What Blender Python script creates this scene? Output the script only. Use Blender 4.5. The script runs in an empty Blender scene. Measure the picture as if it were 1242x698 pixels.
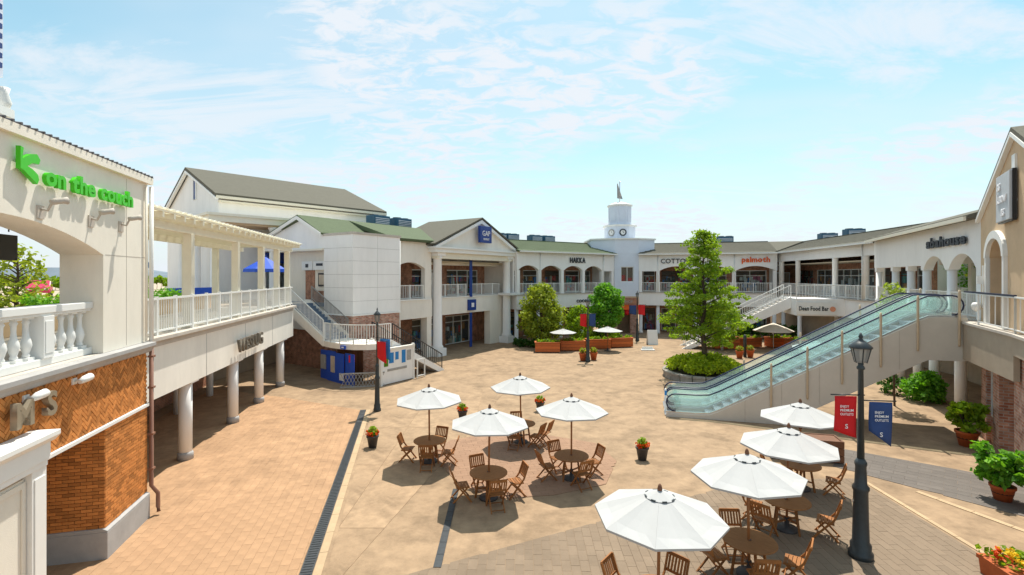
import bpy, bmesh, math, random
from mathutils import Vector, Matrix
random.seed(7)
PI = math.pi
rad = math.radians
scene = bpy.context.scene
COL = scene.collection

# ------------------------------------------------------------------ camera
H, F, Y0 = 6.2, 600.0, 335.0          # eye height (m), focal length (photo px), horizon row
cam = bpy.data.cameras.new('camera')
cam.sensor_width = 36.0
cam.lens = F / 1242 * 36
cam.shift_y = -(349 - Y0) / 1242
cam.clip_end = 5000
cam_o = bpy.data.objects.new('camera', cam)
cam_o.location = (0, 0, H)
cam_o.rotation_euler = (PI / 2, 0, 0)
COL.objects.link(cam_o)
scene.camera = cam_o

# ------------------------------------------------------------------ sky, sun, exposure
SUNV = Vector((.13, .41, 1.0)).normalized()
ELEV = math.asin(SUNV.z)
AZ = math.atan2(SUNV.x, SUNV.y)
w = bpy.data.worlds.new('World')
scene.world = w
w.use_nodes = True
nt = w.node_tree
nt.nodes.clear()
N = nt.nodes.new
L = nt.links.new
out = N('ShaderNodeOutputWorld')
bg = N('ShaderNodeBackground')
bg.inputs['Strength'].default_value = 0.15
sky = N('ShaderNodeTexSky')
sky.sky_type = 'NISHITA'
sky.sun_disc = False
sky.sun_elevation = ELEV
sky.sun_rotation = AZ
sky.air_density = 1.0
sky.dust_density = 1.2
sky.ozone_density = 1.0
tc = N('ShaderNodeTexCoord')
sep = N('ShaderNodeSeparateXYZ')
L(tc.outputs['Generated'], sep.inputs[0])
# project the view direction on a cloud layer: (x, y) / (z + small)
zc = N('ShaderNodeMath'); zc.operation = 'MAXIMUM'; zc.inputs[1].default_value = 0.0
L(sep.outputs[2], zc.inputs[0])
za = N('ShaderNodeMath'); za.operation = 'ADD'; za.inputs[1].default_value = 0.16
L(zc.outputs[0], za.inputs[0])
dx = N('ShaderNodeMath'); dx.operation = 'DIVIDE'
dy = N('ShaderNodeMath'); dy.operation = 'DIVIDE'
L(sep.outputs[0], dx.inputs[0]); L(za.outputs[0], dx.inputs[1])
L(sep.outputs[1], dy.inputs[0]); L(za.outputs[0], dy.inputs[1])
cmb = N('ShaderNodeCombineXYZ')
L(dx.outputs[0], cmb.inputs[0]); L(dy.outputs[0], cmb.inputs[1])
def wnoise(scale, detail, rough, off, sx=1.0, sy=1.0, dist=0.0):
    mp = N('ShaderNodeMapping')
    mp.inputs['Location'].default_value = off
    mp.inputs['Scale'].default_value = (sx, sy, 1)
    mp.inputs['Rotation'].default_value = (0, 0, rad(28))
    L(cmb.outputs[0], mp.inputs[0])
    n = N('ShaderNodeTexNoise')
    n.inputs['Scale'].default_value = scale
    n.inputs['Detail'].default_value = detail
    n.inputs['Roughness'].default_value = rough
    n.inputs['Distortion'].default_value = dist
    L(mp.outputs[0], n.inputs['Vector'])
    return n.outputs['Fac']
def wramp(sock, a, b):
    r = N('ShaderNodeMapRange')
    r.interpolation_type = 'SMOOTHSTEP'
    r.inputs['From Min'].default_value = a
    r.inputs['From Max'].default_value = b
    L(sock, r.inputs['Value'])
    return r.outputs[0]
def wmath(op, a, b):
    m = N('ShaderNodeMath'); m.operation = op
    for i, s in enumerate((a, b)):
        if isinstance(s, (int, float)): m.inputs[i].default_value = s
        else: L(s, m.inputs[i])
    return m.outputs[0]
CLOUD_OFF = (0.4, 4.9, 0)
big = wramp(wnoise(.62, 3, .5, CLOUD_OFF, 1.0, .7), .42, .56)
fine = wramp(wnoise(9.0, 5, .62, (1.3, 7.7, 0), .8, 1.3, .6), .40, .60)
wisp = wramp(wnoise(1.25, 8, .68, (8.1, 2.2, 0), .5, 1.5, 1.0), .47, .66)
soft = wramp(wnoise(.8, 4, .5, (5.1, 4.4, 0), .8, 1.2, .3), .40, .70)
cl = wmath('MULTIPLY', big, wmath('ADD', wmath('MULTIPLY', fine, .65), .33))
cl = wmath('MAXIMUM', cl, wmath('MULTIPLY', wisp, .8))
cl = wmath('MAXIMUM', cl, wmath('MULTIPLY', soft, .40))
# thin milky veil that thickens towards the horizon
veil = wmath('POWER', wmath('SUBTRACT', 1.0, zc.outputs[0]), 4.6)
cl = wmath('ADD', cl, wmath('MULTIPLY', wmath('SUBTRACT', 1.0, cl), wmath('MULTIPLY', veil, .95)))
cl = wmath('MINIMUM', cl, 1.0)
mix = N('ShaderNodeMix'); mix.data_type = 'RGBA'
L(cl, mix.inputs['Factor'])
hs = N('ShaderNodeMix'); hs.data_type = 'RGBA'; hs.blend_type = 'MULTIPLY'
hs.inputs['Factor'].default_value = 1.0
L(sky.outputs[0], hs.inputs['A'])
hs.inputs['B'].default_value = (.50, .70, .59, 1)
L(hs.outputs['Result'], mix.inputs['A'])
mix.inputs['B'].default_value = (2.85, 3.03, 3.25, 1)
L(mix.outputs['Result'], bg.inputs['Color'])
L(bg.outputs[0], out.inputs[0])

sun = bpy.data.lights.new('sun', 'SUN')
sun.energy = 3.05
sun.angle = rad(.5)
sun.color = (1.0, .94, .84)
sun_o = bpy.data.objects.new('sun', sun)
sun_o.rotation_euler = (-SUNV).to_track_quat('-Z', 'Y').to_euler()
sun_o.location = (0, 20, 60)
COL.objects.link(sun_o)
scene.view_settings.view_transform = 'Standard'
scene.view_settings.look = 'None'
scene.view_settings.exposure = 1.0
scene.view_settings.gamma = 1
scene.view_settings.use_curve_mapping = False
scene.cycles.max_bounces = 6
scene.cycles.transparent_max_bounces = 12

# ------------------------------------------------------------------ helpers
def gp(px, py):                        # photo pixel -> point of the ground
    Y = H * F / (py - Y0)
    return Vector(((px - 621) / F * Y, Y, 0))

class MB:
    def __init__(s): s.v = []; s.f = []; s.sm = []
    def add(s, vs, fs, smooth=False):
        o = len(s.v)
        s.v += [tuple(p) for p in vs]
        s.f += [tuple(i + o for i in f) for f in fs]
        s.sm += [smooth] * len(fs)
        return s
    def box(s, x0, y0, z0, x1, y1, z1):
        return s.add([(x0,y0,z0),(x1,y0,z0),(x1,y1,z0),(x0,y1,z0),(x0,y0,z1),(x1,y0,z1),(x1,y1,z1),(x0,y1,z1)],
              [(3,2,1,0),(4,5,6,7),(0,1,5,4),(1,2,6,5),(2,3,7,6),(3,0,4,7)])
    def ext(s, poly, c0, c1, ax='xyz'):
        """extrude polygon (a,b) along c; ax names which axis a, b, c are"""
        def m(a, b, c):
            d = {ax[0]: a, ax[1]: b, ax[2]: c}
            return (d['x'], d['y'], d['z'])
        n = len(poly)
        vs = [m(a, b, c0) for a, b in poly] + [m(a, b, c1) for a, b in poly]
        fs = [tuple(range(n))[::-1], tuple(range(n, 2*n))] + [(i, (i+1) % n, n+(i+1) % n, n+i) for i in range(n)]
        return s.add(vs, fs)
    def bar(s, p, q, wd, ht=None):
        ht = ht or wd
        p, q = Vector(p), Vector(q)
        d = (q - p).normalized()
        up = Vector((0,0,1)) if abs(d.z) < .95 else Vector((0,1,0))
        a = d.cross(up).normalized(); b = a.cross(d).normalized()
        a *= wd/2; b *= ht/2
        return s.add([p-a-b,p+a-b,p+a+b,p-a+b,q-a-b,q+a-b,q+a+b,q-a+b],
              [(3,2,1,0),(4,5,6,7),(0,1,5,4),(1,2,6,5),(2,3,7,6),(3,0,4,7)])
    def tube(s, pts, r, n=8, cap=True):
        pts = [Vector(p) for p in pts]
        rs = r if isinstance(r, (list, tuple)) else [r]*len(pts)
        vs = []; fs = []
        for i, p in enumerate(pts):
            d = (pts[min(i+1, len(pts)-1)] - pts[max(i-1, 0)]).normalized()
            up = Vector((0,0,1)) if abs(d.z) < .9 else Vector((0,1,0))
            a = d.cross(up).normalized(); b = a.cross(d).normalized()
            for k in range(n):
                t = 2*PI*k/n
                vs.append(p + a*math.cos(t)*rs[i] + b*math.sin(t)*rs[i])
        for i in range(len(pts)-1):
            for k in range(n):
                fs.append((i*n+k, i*n+(k+1) % n, (i+1)*n+(k+1) % n, (i+1)*n+k))
        s.add(vs, fs, n > 5)
        if cap:
            o = len(s.v) - len(vs)
            s.f.append(tuple(o+k for k in range(n))[::-1]); s.sm.append(False)
            s.f.append(tuple(o+(len(pts)-1)*n+k for k in range(n))); s.sm.append(False)
        return s
    def lathe(s, prof, n=16, c=(0,0,0), ph=0.0, smooth=True, sx=1, sy=1):
        vs = []; fs = []
        for r, z in prof:
            for k in range(n):
                t = 2*PI*k/n + ph
                vs.append((c[0]+r*math.cos(t)*sx, c[1]+r*math.sin(t)*sy, c[2]+z))
        for i in range(len(prof)-1):
            for k in range(n):
                fs.append((i*n+k, i*n+(k+1) % n, (i+1)*n+(k+1) % n, (i+1)*n+k))
        s.add(vs, fs, smooth)
        o = len(s.v) - len(vs)
        s.f.append(tuple(o+k for k in range(n))[::-1]); s.sm.append(False)
        s.f.append(tuple(o+(len(prof)-1)*n+k for k in range(n))); s.sm.append(False)
        return s
    def arch(s, x0, x1, y0, y1, zs, zcr, zt, n=14):
        """wall above an arched opening: from the arch curve up to zt"""
        h = max(zcr - zs, 1e-3); hw = (x1-x0)/2; xm = (x0+x1)/2
        R = (hw*hw + h*h)/(2*h); cz = zcr - R
        vs = []
        for i in range(n+1):
            x = x0 + (x1-x0)*i/n
            z = cz + math.sqrt(max(R*R - (x-xm)**2, 0))
            vs += [(x,y0,z),(x,y0,zt),(x,y1,z),(x,y1,zt)]
        fs = []
        for i in range(n):
            a = 4*i; b = a+4
            fs += [(a,b,b+1,a+1),(a+2,a+3,b+3,b+2),(a,a+2,b+2,b),(a+1,b+1,b+3,a+3)]
        fs += [(0,1,3,2),(4*n,4*n+2,4*n+3,4*n+1)]
        return s.add(vs, fs)
    def mesh(s, name, mat=None, fix=True):
        me = bpy.data.meshes.new(name)
        me.from_pydata(s.v, [], s.f)
        me.polygons.foreach_set('use_smooth', s.sm)
        if mat: me.materials.append(mat)
        if fix:
            bm = bmesh.new(); bm.from_mesh(me)
            bmesh.ops.recalc_face_normals(bm, faces=bm.faces)
            bm.to_mesh(me); bm.free()
        return me

def put(name, me, parent=None, loc=(0,0,0), rot=(0,0,0), kind=None, label=None):
    o = bpy.data.objects.new(name, me)
    COL.objects.link(o)
    o.location = loc; o.rotation_euler = rot
    if parent is not None: o.parent = parent
    if kind: o['kind'] = kind
    if label: o['label'] = label
    return o
def part(name, mb, mat, parent, loc=(0,0,0), rot=(0,0,0), kind=None, label=None, bevel=0, fix=True):
    o = put(name, mb.mesh(name, mat, fix), parent, loc, rot, kind, label)
    if bevel:
        b = o.modifiers.new('bevel', 'BEVEL'); b.width = bevel; b.segments = 2
        b.limit_method = 'ANGLE'; b.angle_limit = rad(40)
    return o
def tag(o, label, cat, group=None):
    o['label'] = label; o['category'] = cat
    if group: o['group'] = group
    return o
def thing(name, label, cat, loc=(0,0,0), rz=0.0, group=None):
    o = bpy.data.objects.new(name, None)
    o.empty_display_size = .3
    COL.objects.link(o)
    o.location = loc; o.rotation_euler = (0, 0, rz)
    return tag(o, label, cat, group)
def structure(name, mb, mat, **k):
    return part(name, mb, mat, None, kind='structure', **k)
def copy_tree(o, parent=None):
    c = o.copy(); COL.objects.link(c)
    if parent is not None: c.parent = parent
    for ch in KIDS.get(o.name, ()): copy_tree(ch, c)
    return c
KIDS = {}
def proto_done(root):
    def rec(o):
        ch = [x for x in bpy.data.objects if x.parent == o]
        KIDS[o.name] = ch
        for x in ch: rec(x)
    rec(root)
def place_copies(proto, spots):
    """spots: list of (loc, rz, label, group[, scale])"""
    res = []
    for i, sp in enumerate(spots):
        o = proto if i == 0 else copy_tree(proto)
        res.append((o, sp))
    for o, sp in res:
        o.location = sp[0]; o.rotation_euler = (0, 0, sp[1]); o['label'] = sp[2]
        if sp[3]: o['group'] = sp[3]
        if len(sp) > 4: o.scale = (sp[4],)*3 if not isinstance(sp[4], tuple) else sp[4]
    return [r[0] for r in res]

# ------------------------------------------------------------------ materials
def mat(name, col, rough=.7, var=.12, scale=2.5, bump=0.0, bscale=40, metal=0.0, dirt=0.0, rnd=0.0, spec=.4, stretch=(1,1,1)):
    m = bpy.data.materials.new(name); m.use_nodes = True
    t = m.node_tree; n = t.nodes; l = t.links
    b = n['Principled BSDF']
    b.inputs['Roughness'].default_value = rough
    b.inputs['Metallic'].default_value = metal
    b.inputs['Specular IOR Level'].default_value = spec
    tcx = n.new('ShaderNodeTexCoord')
    mp = n.new('ShaderNodeMapping'); mp.inputs['Scale'].default_value = stretch
    l.new(tcx.outputs['Object'], mp.inputs[0])
    no = n.new('ShaderNodeTexNoise'); no.inputs['Scale'].default_value = scale
    no.inputs['Detail'].default_value = 9; no.inputs['Roughness'].default_value = .7
    l.new(mp.outputs[0], no.inputs['Vector'])
    r = n.new('ShaderNodeMapRange')
    r.inputs['From Min'].default_value = .28; r.inputs['From Max'].default_value = .72
    r.inputs['To Min'].default_value = 1 - var; r.inputs['To Max'].default_value = 1 + var
    l.new(no.outputs['Fac'], r.inputs['Value'])
    val = r.outputs[0]
    if rnd:
        oi = n.new('ShaderNodeObjectInfo'); ge = n.new('ShaderNodeNewGeometry')
        ad = n.new('ShaderNodeMath'); l.new(oi.outputs['Random'], ad.inputs[0]); l.new(ge.outputs['Random Per Island'], ad.inputs[1])
        fr = n.new('ShaderNodeMath'); fr.operation = 'FRACT'; l.new(ad.outputs[0], fr.inputs[0])
        rr = n.new('ShaderNodeMapRange'); rr.inputs['To Min'].default_value = 1 - rnd; rr.inputs['To Max'].default_value = 1 + rnd
        l.new(fr.outputs[0], rr.inputs['Value'])
        mu = n.new('ShaderNodeMath'); mu.operation = 'MULTIPLY'; l.new(val, mu.inputs[0]); l.new(rr.outputs[0], mu.inputs[1])
        val = mu.outputs[0]
    if dirt:
        n2 = n.new('ShaderNodeTexNoise'); n2.inputs['Scale'].default_value = scale*.33
        n2.inputs['Detail'].default_value = 8; n2.inputs['Roughness'].default_value = .7
        l.new(mp.outputs[0], n2.inputs['Vector'])
        r2 = n.new('ShaderNodeMapRange'); r2.inputs['From Min'].default_value = .45; r2.inputs['From Max'].default_value = .75
        r2.inputs['To Min'].default_value = 1; r2.inputs['To Max'].default_value = 1 - dirt
        l.new(n2.outputs['Fac'], r2.inputs['Value'])
        mu2 = n.new('ShaderNodeMath'); mu2.operation = 'MULTIPLY'; l.new(val, mu2.inputs[0]); l.new(r2.outputs[0], mu2.inputs[1])
        val = mu2.outputs[0]
    mx = n.new('ShaderNodeVectorMath'); mx.operation = 'SCALE'
    mx.inputs[0].default_value = col[:3]
    l.new(val, mx.inputs['Scale'])
    l.new(mx.outputs[0], b.inputs['Base Color'])
    if bump:
        nb = n.new('ShaderNodeTexNoise'); nb.inputs['Scale'].default_value = bscale; nb.inputs['Detail'].default_value = 4
        l.new(tcx.outputs['Object'], nb.inputs['Vector'])
        bp = n.new('ShaderNodeBump'); bp.inputs['Strength'].default_value = bump; bp.inputs['Distance'].default_value = .02
        l.new(nb.outputs['Fac'], bp.inputs['Height']); l.new(bp.outputs[0], b.inputs['Normal'])
    return m
def leafmat(name, c1, c2, trans=.42):
    m = bpy.data.materials.new(name); m.use_nodes = True
    t = m.node_tree; n = t.nodes; l = t.links; n.clear()
    o = n.new('ShaderNodeOutputMaterial')
    ge = n.new('ShaderNodeNewGeometry'); tcx = n.new('ShaderNodeTexCoord')
    no = n.new('ShaderNodeTexNoise'); no.inputs['Scale'].default_value = 1.3; no.inputs['Detail'].default_value = 3
    l.new(tcx.outputs['Object'], no.inputs['Vector'])
    a = n.new('ShaderNodeMath'); a.operation = 'MULTIPLY_ADD'; a.inputs[1].default_value = .55; 
    l.new(ge.outputs['Random Per Island'], a.inputs[0])
    b2 = n.new('ShaderNodeMath'); b2.operation = 'MULTIPLY_ADD'; b2.inputs[1].default_value = 1.6; b2.inputs[2].default_value = -.58
    l.new(no.outputs['Fac'], b2.inputs[0]); l.new(b2.outputs[0], a.inputs[2])
    mx = n.new('ShaderNodeMix'); mx.data_type = 'RGBA'
    l.new(a.outputs[0], mx.inputs['Factor'])
    mx.inputs['A'].default_value = (*c1, 1); mx.inputs['B'].default_value = (*c2, 1)
    d = n.new('ShaderNodeBsdfPrincipled'); d.inputs['Roughness'].default_value = .55; d.inputs['Specular IOR Level'].default_value = .25
    tr = n.new('ShaderNodeBsdfTranslucent')
    br = n.new('ShaderNodeVectorMath'); br.operation = 'MULTIPLY'; br.inputs[1].default_value = (1.5, 1.5, .6)
    l.new(mx.outputs['Result'], d.inputs['Base Color']); l.new(mx.outputs['Result'], br.inputs[0]); l.new(br.outputs[0], tr.inputs['Color'])
    ms = n.new('ShaderNodeMixShader'); ms.inputs[0].default_value = trans
    l.new(d.outputs[0], ms.inputs[1]); l.new(tr.outputs[0], ms.inputs[2]); l.new(ms.outputs[0], o.inputs[0])
    return m
def glassmat(name, tint, opaque=.35, rough=.03, base=.5):
    m = bpy.data.materials.new(name); m.use_nodes = True
    t = m.node_tree; n = t.nodes; l = t.links; n.clear()
    o = n.new('ShaderNodeOutputMaterial')
    tr = n.new('ShaderNodeBsdfTransparent'); tr.inputs[0].default_value = (*tint, 1)
    p = n.new('ShaderNodeBsdfPrincipled'); p.inputs['Base Color'].default_value = (tint[0]*base, tint[1]*base, tint[2]*base, 1)
    p.inputs['Roughness'].default_value = rough; p.inputs['Specular IOR Level'].default_value = .8
    fr = n.new('ShaderNodeFresnel'); fr.inputs[0].default_value = 1.5
    ad = n.new('ShaderNodeMath'); ad.inputs[1].default_value = opaque; ad.use_clamp = True
    l.new(fr.outputs[0], ad.inputs[0])
    ms = n.new('ShaderNodeMixShader'); l.new(ad.outputs[0], ms.inputs[0]); l.new(tr.outputs[0], ms.inputs[1]); l.new(p.outputs[0], ms.inputs[2])
    l.new(ms.outputs[0], o.inputs[0])
    return m
def brickmat(name, c1, c2, mortar, bw=.22, bh=.075, rough=.85):
    """courses for walls too far away to tell the bricks apart: (x+y, z) of the object"""
    m = bpy.data.materials.new(name); m.use_nodes = True
    t = m.node_tree; n = t.nodes; l = t.links
    b = n['Principled BSDF']; b.inputs['Roughness'].default_value = rough; b.inputs['Specular IOR Level'].default_value = .2
    tcx = n.new('ShaderNodeTexCoord'); sp = n.new('ShaderNodeSeparateXYZ'); cb = n.new('ShaderNodeCombineXYZ')
    ad = n.new('ShaderNodeMath'); l.new(tcx.outputs['Object'], sp.inputs[0])
    l.new(sp.outputs[0], ad.inputs[0]); l.new(sp.outputs[1], ad.inputs[1])
    l.new(ad.outputs[0], cb.inputs[0]); l.new(sp.outputs[2], cb.inputs[1])
    br = n.new('ShaderNodeTexBrick'); l.new(cb.outputs[0], br.inputs['Vector'])
    br.inputs['Color1'].default_value = (*c1, 1); br.inputs['Color2'].default_value = (*c2, 1); br.inputs['Mortar'].default_value = (*mortar, 1)
    br.inputs['Scale'].default_value = 1; br.inputs['Mortar Size'].default_value = .012
    br.inputs['Brick Width'].default_value = bw; br.inputs['Row Height'].default_value = bh
    no = n.new('ShaderNodeTexNoise'); no.inputs['Scale'].default_value = 3; no.inputs['Detail'].default_value = 5
    l.new(tcx.outputs['Object'], no.inputs['Vector'])
    r = n.new('ShaderNodeMapRange'); r.inputs['From Min'].default_value = .3; r.inputs['From Max'].default_value = .7
    r.inputs['To Min'].default_value = .65; r.inputs['To Max'].default_value = 1.35; l.new(no.outputs['Fac'], r.inputs['Value'])
    vm = n.new('ShaderNodeVectorMath'); vm.operation = 'SCALE'
    l.new(br.outputs['Color'], vm.inputs[0]); l.new(r.outputs[0], vm.inputs['Scale']); l.new(vm.outputs[0], b.inputs['Base Color'])
    return m
M = {}
M['cream'] = mat('cream_stucco', (.84,.80,.72), .85, .05, 1.6, .25, 60, dirt=.12, stretch=(1,1,.35))
M['cream_warm'] = mat('warm_cream_stucco', (.84,.785,.68), .85, .05, 1.6, .25, 60, dirt=.12, stretch=(1,1,.35))
M['white'] = mat('white_stucco', (.86,.85,.83), .8, .04, 1.4, .2, 50, dirt=.10, stretch=(1,1,.35))
M['white_paint'] = mat('white_paint', (.80,.80,.77), .45, .03, 3)
M['pergola'] = mat('ivory_paint', (.78,.73,.60), .5, .05, 3)
M['tan'] = mat('tan_stucco', (.62,.45,.285), .85, .08, 1.5, .3, 60, dirt=.12)
M['grey_stone'] = mat('grey_plinth_stone', (.40,.39,.38), .8, .10, 3, .2, 40, dirt=.15)
M['ledge'] = mat('ledge_stone', (.52,.47,.41), .8, .10, 3, .2, 40, dirt=.15)
M['orange_brick'] = mat('orange_brick', (.56,.22,.062), .85, .16, 9, .3, 80, rnd=.30, spec=.2)
M['mortar'] = mat('mortar', (.36,.22,.11), .95, .12, 20)
M['mixed_brick'] = brickmat('mixed_red_brick', (.34,.13,.08), (.50,.30,.22), (.42,.36,.32), .26, .10)
M['brown_brick'] = brickmat('brown_brick', (.44,.18,.10), (.32,.13,.08), (.36,.26,.19))
M['green_roof'] = mat('green_shingle', (.095,.125,.065), .9, .22, 6, .5, 14, dirt=.2, stretch=(1,4,4))
M['brown_roof'] = mat('brown_shingle', (.118,.110,.082), .9, .18, 5, .5, 14, dirt=.2, stretch=(1,4,4))
M['dark_tile'] = mat('dark_roof_tile', (.10,.10,.11), .6, .2, 8, rnd=.2)
M['blue_paint'] = mat('navy_paint', (.02,.05,.20), .45, .06, 4)
M['sign_blue'] = mat('sign_blue', (.012,.045,.24), .4, .05, 4)
M['bright_blue'] = mat('bright_blue_panel', (.02,.09,.55), .4, .08, 4)
M['sky_blue'] = mat('light_blue_cloth', (.03,.22,.55), .8, .06, 5)
M['ac_blue'] = mat('teal_blue_housing', (.025,.10,.17), .5, .12, 4)
M['green_letter'] = mat('green_acrylic', (.06,.55,.01), .35, .04, 5)
M['metal_letter'] = mat('bronze_letter', (.36,.31,.23), .4, .08, 6, metal=.5)
M['dark_bronze'] = mat('dark_bronze_letter', (.16,.14,.11), .45, .08, 6, metal=.3)
M['dark_letter'] = mat('dark_letter', (.03,.035,.045), .5, .08, 6)
M['orange_letter'] = mat('orange_letter', (.75,.11,.01), .4, .05, 6)
M['white_letter'] = mat('white_letter', (.82,.82,.84), .5, .03, 6)
M['black'] = mat('black_paint', (.018,.02,.024), .38, .15, 6)
M['lamp_iron'] = mat('cast_iron_paint', (.035,.045,.05), .42, .2, 7, .1, 60)
M['copper'] = mat('copper_pipe', (.24,.12,.08), .5, .15, 4)
M['steel'] = mat('brushed_steel', (.55,.57,.6), .3, .08, 8, metal=.9)
M['panel_beige'] = mat('beige_cladding', (.64,.60,.53), .55, .05, 1.5, dirt=.08)
M['landing_brown'] = mat('brown_beige_soffit', (.40,.33,.25), .7, .08, 2, dirt=.12)
M['handrail'] = mat('dark_blue_handrail', (.02,.028,.07), .35, .1, 6)
M['wood_post'] = mat('timber_post', (.55,.43,.29), .6, .18, 6, stretch=(4,4,.6))
M['teak'] = mat('oiled_teak', (.29,.112,.028), .7, .22, 7, .15, 50, rnd=.22, stretch=(1,5,5))
M['teak_top'] = mat('teak_tabletop', (.32,.15,.06), .75, .22, 6, .1, 50, rnd=.10, spec=.15, stretch=(1,7,1))
M['pole_wood'] = mat('parasol_pole_wood', (.34,.14,.05), .5, .15, 8)
M['planter_wood'] = mat('orange_stained_wood', (.52,.13,.03), .6, .2, 6, rnd=.22, stretch=(.6,4,4))
M['dark_wood'] = mat('dark_wood', (.16,.07,.035), .6, .2, 6, rnd=.2)
M['stone_rim'] = mat('planter_stone', (.34,.31,.27), .85, .2, 5, .3, 40, rnd=.15, dirt=.2)
M['soil'] = mat('soil', (.05,.035,.025), .95, .3, 12)
M['terracotta'] = mat('terracotta', (.44,.10,.025), .75, .15, 6, dirt=.12)
M['dark_pot'] = mat('dark_pot', (.06,.055,.055), .6, .15, 6)
M['bark'] = mat('bark', (.09,.065,.045), .95, .3, 9, .6, 30, stretch=(3,3,.8))
M['bark_white'] = mat('whitewashed_bark', (.6,.58,.54), .9, .2, 9, .4, 30)
M['orange_paver'] = mat('orange_clay_paver', (.405,.248,.142), .88, .24, 1.6, .3, 60, rnd=.045, dirt=.2, spec=.25)
M['orange_bed'] = mat('orange_paving_bed', (.40,.235,.122), .92, .14, 1.2, .2, 50, dirt=.2, spec=.2)
M['slab'] = mat('tan_concrete_slab', (.355,.245,.152), .88, .26, 2.3, .3, 60, rnd=.07, dirt=.42, spec=.25)
M['ground'] = mat('tan_concrete', (.34,.236,.147), .9, .26, 2.0, .3, 50, dirt=.42, spec=.25)
M['red_paver'] = mat('reddish_paver', (.325,.20,.13), .88, .14, 1.2, .25, 60, rnd=.06, dirt=.25, spec=.25)
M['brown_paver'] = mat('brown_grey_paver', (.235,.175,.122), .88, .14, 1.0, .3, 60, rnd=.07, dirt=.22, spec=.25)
M['pale_kerb'] = mat('pale_kerb_stone', (.46,.33,.20), .85, .12, 4, .2, 50, rnd=.08)
M['dark_band'] = mat('dark_band_pavers', (.14,.12,.105), .8, .25, 2, .2, 40, rnd=.1, dirt=.2)
M['grate'] = mat('drain_grate_metal', (.055,.06,.065), .5, .2, 10, metal=.4)
M['terrace'] = mat('terrace_paving', (.46,.37,.27), .9, .12, 1.0, .2, 40, dirt=.2)
M['hill'] = mat('distant_hill', (.16,.20,.24), .95, .2, .02)
M['pale_blue'] = mat('pale_blue_stucco', (.67,.735,.84), .8, .04, 1.0, .2, 50, dirt=.06)
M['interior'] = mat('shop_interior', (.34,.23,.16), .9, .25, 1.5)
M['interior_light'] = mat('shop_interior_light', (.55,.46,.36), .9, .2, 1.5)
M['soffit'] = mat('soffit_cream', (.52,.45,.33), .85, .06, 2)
M['stair'] = mat('blue_grey_stair_tread', (.14,.20,.28), .75, .12, 4)
M['lattice'] = mat('grey_lattice', (.36,.35,.33), .7, .15, 6)
M['canvas'] = mat('white_canvas', (.45,.447,.44), .85, .02, 4, .1, 120)
M['canvas_cream'] = mat('cream_canvas', (.76,.70,.60), .85, .03, 4)
M['red_cloth'] = mat('red_banner_cloth', (.60,.010,.014), .75, .06, 5)
M['navy_cloth'] = mat('navy_banner_cloth', (.028,.065,.20), .75, .06, 5)
M['pink_car'] = mat('pink_car_paint', (.55,.04,.10), .3, .03, 4)
M['tyre'] = mat('tyre_rubber', (.03,.03,.03), .8, .1, 8)
M['lamp_glass'] = glassmat('lantern_glass', (.85,.86,.84), .4, .15)
M['roof_sheet'] = glassmat('translucent_roof_sheet', (.93,.93,.88), .22, .4, .9)
M['step_grey'] = mat('escalator_step', (.30,.33,.38), .45, .1, 8, metal=.3)
M['shop_glass'] = glassmat('shop_glass', (.84,.90,.90), .06, .03)
M['esc_glass'] = glassmat('teal_balustrade_glass', (.91,.99,.98), .12, .04, 1.0)
M['leaf_main'] = leafmat('fresh_green_leaves', (.10,.20,.014), (.34,.47,.03))
M['leaf_yellow'] = leafmat('yellow_green_leaves', (.11,.18,.016), (.42,.47,.05))
M['leaf_bright'] = leafmat('bright_green_leaves', (.055,.19,.016), (.20,.44,.035))
M['leaf_dark'] = leafmat('dark_green_leaves', (.02,.07,.012), (.08,.19,.025))
M['leaf_hedge'] = leafmat('hedge_leaves', (.10,.19,.010), (.32,.46,.02))
M['leaf_pale'] = leafmat('pale_green_leaves', (.14,.22,.03), (.42,.50,.08))
M['leaf_lime'] = leafmat('lime_ground_cover', (.19,.29,.012), (.46,.54,.025), .45)
M['petal_red'] = leafmat('orange_red_petals', (.55,.03,.008), (.75,.17,.01), .3)
M['petal_yellow'] = leafmat('yellow_petals', (.7,.42,.02), (.8,.6,.05), .3)
M['petal_white'] = leafmat('white_petals', (.7,.7,.66), (.85,.85,.8), .3)
MERCH = [mat('goods_%d' % i, c, .7, .15, 5) for i, c in enumerate([(.7,.07,.05),(.08,.25,.6),(.8,.78,.74),(.12,.12,.12),(.75,.32,.06),(.15,.5,.45),(.7,.6,.45),(.5,.1,.2)])]

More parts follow.
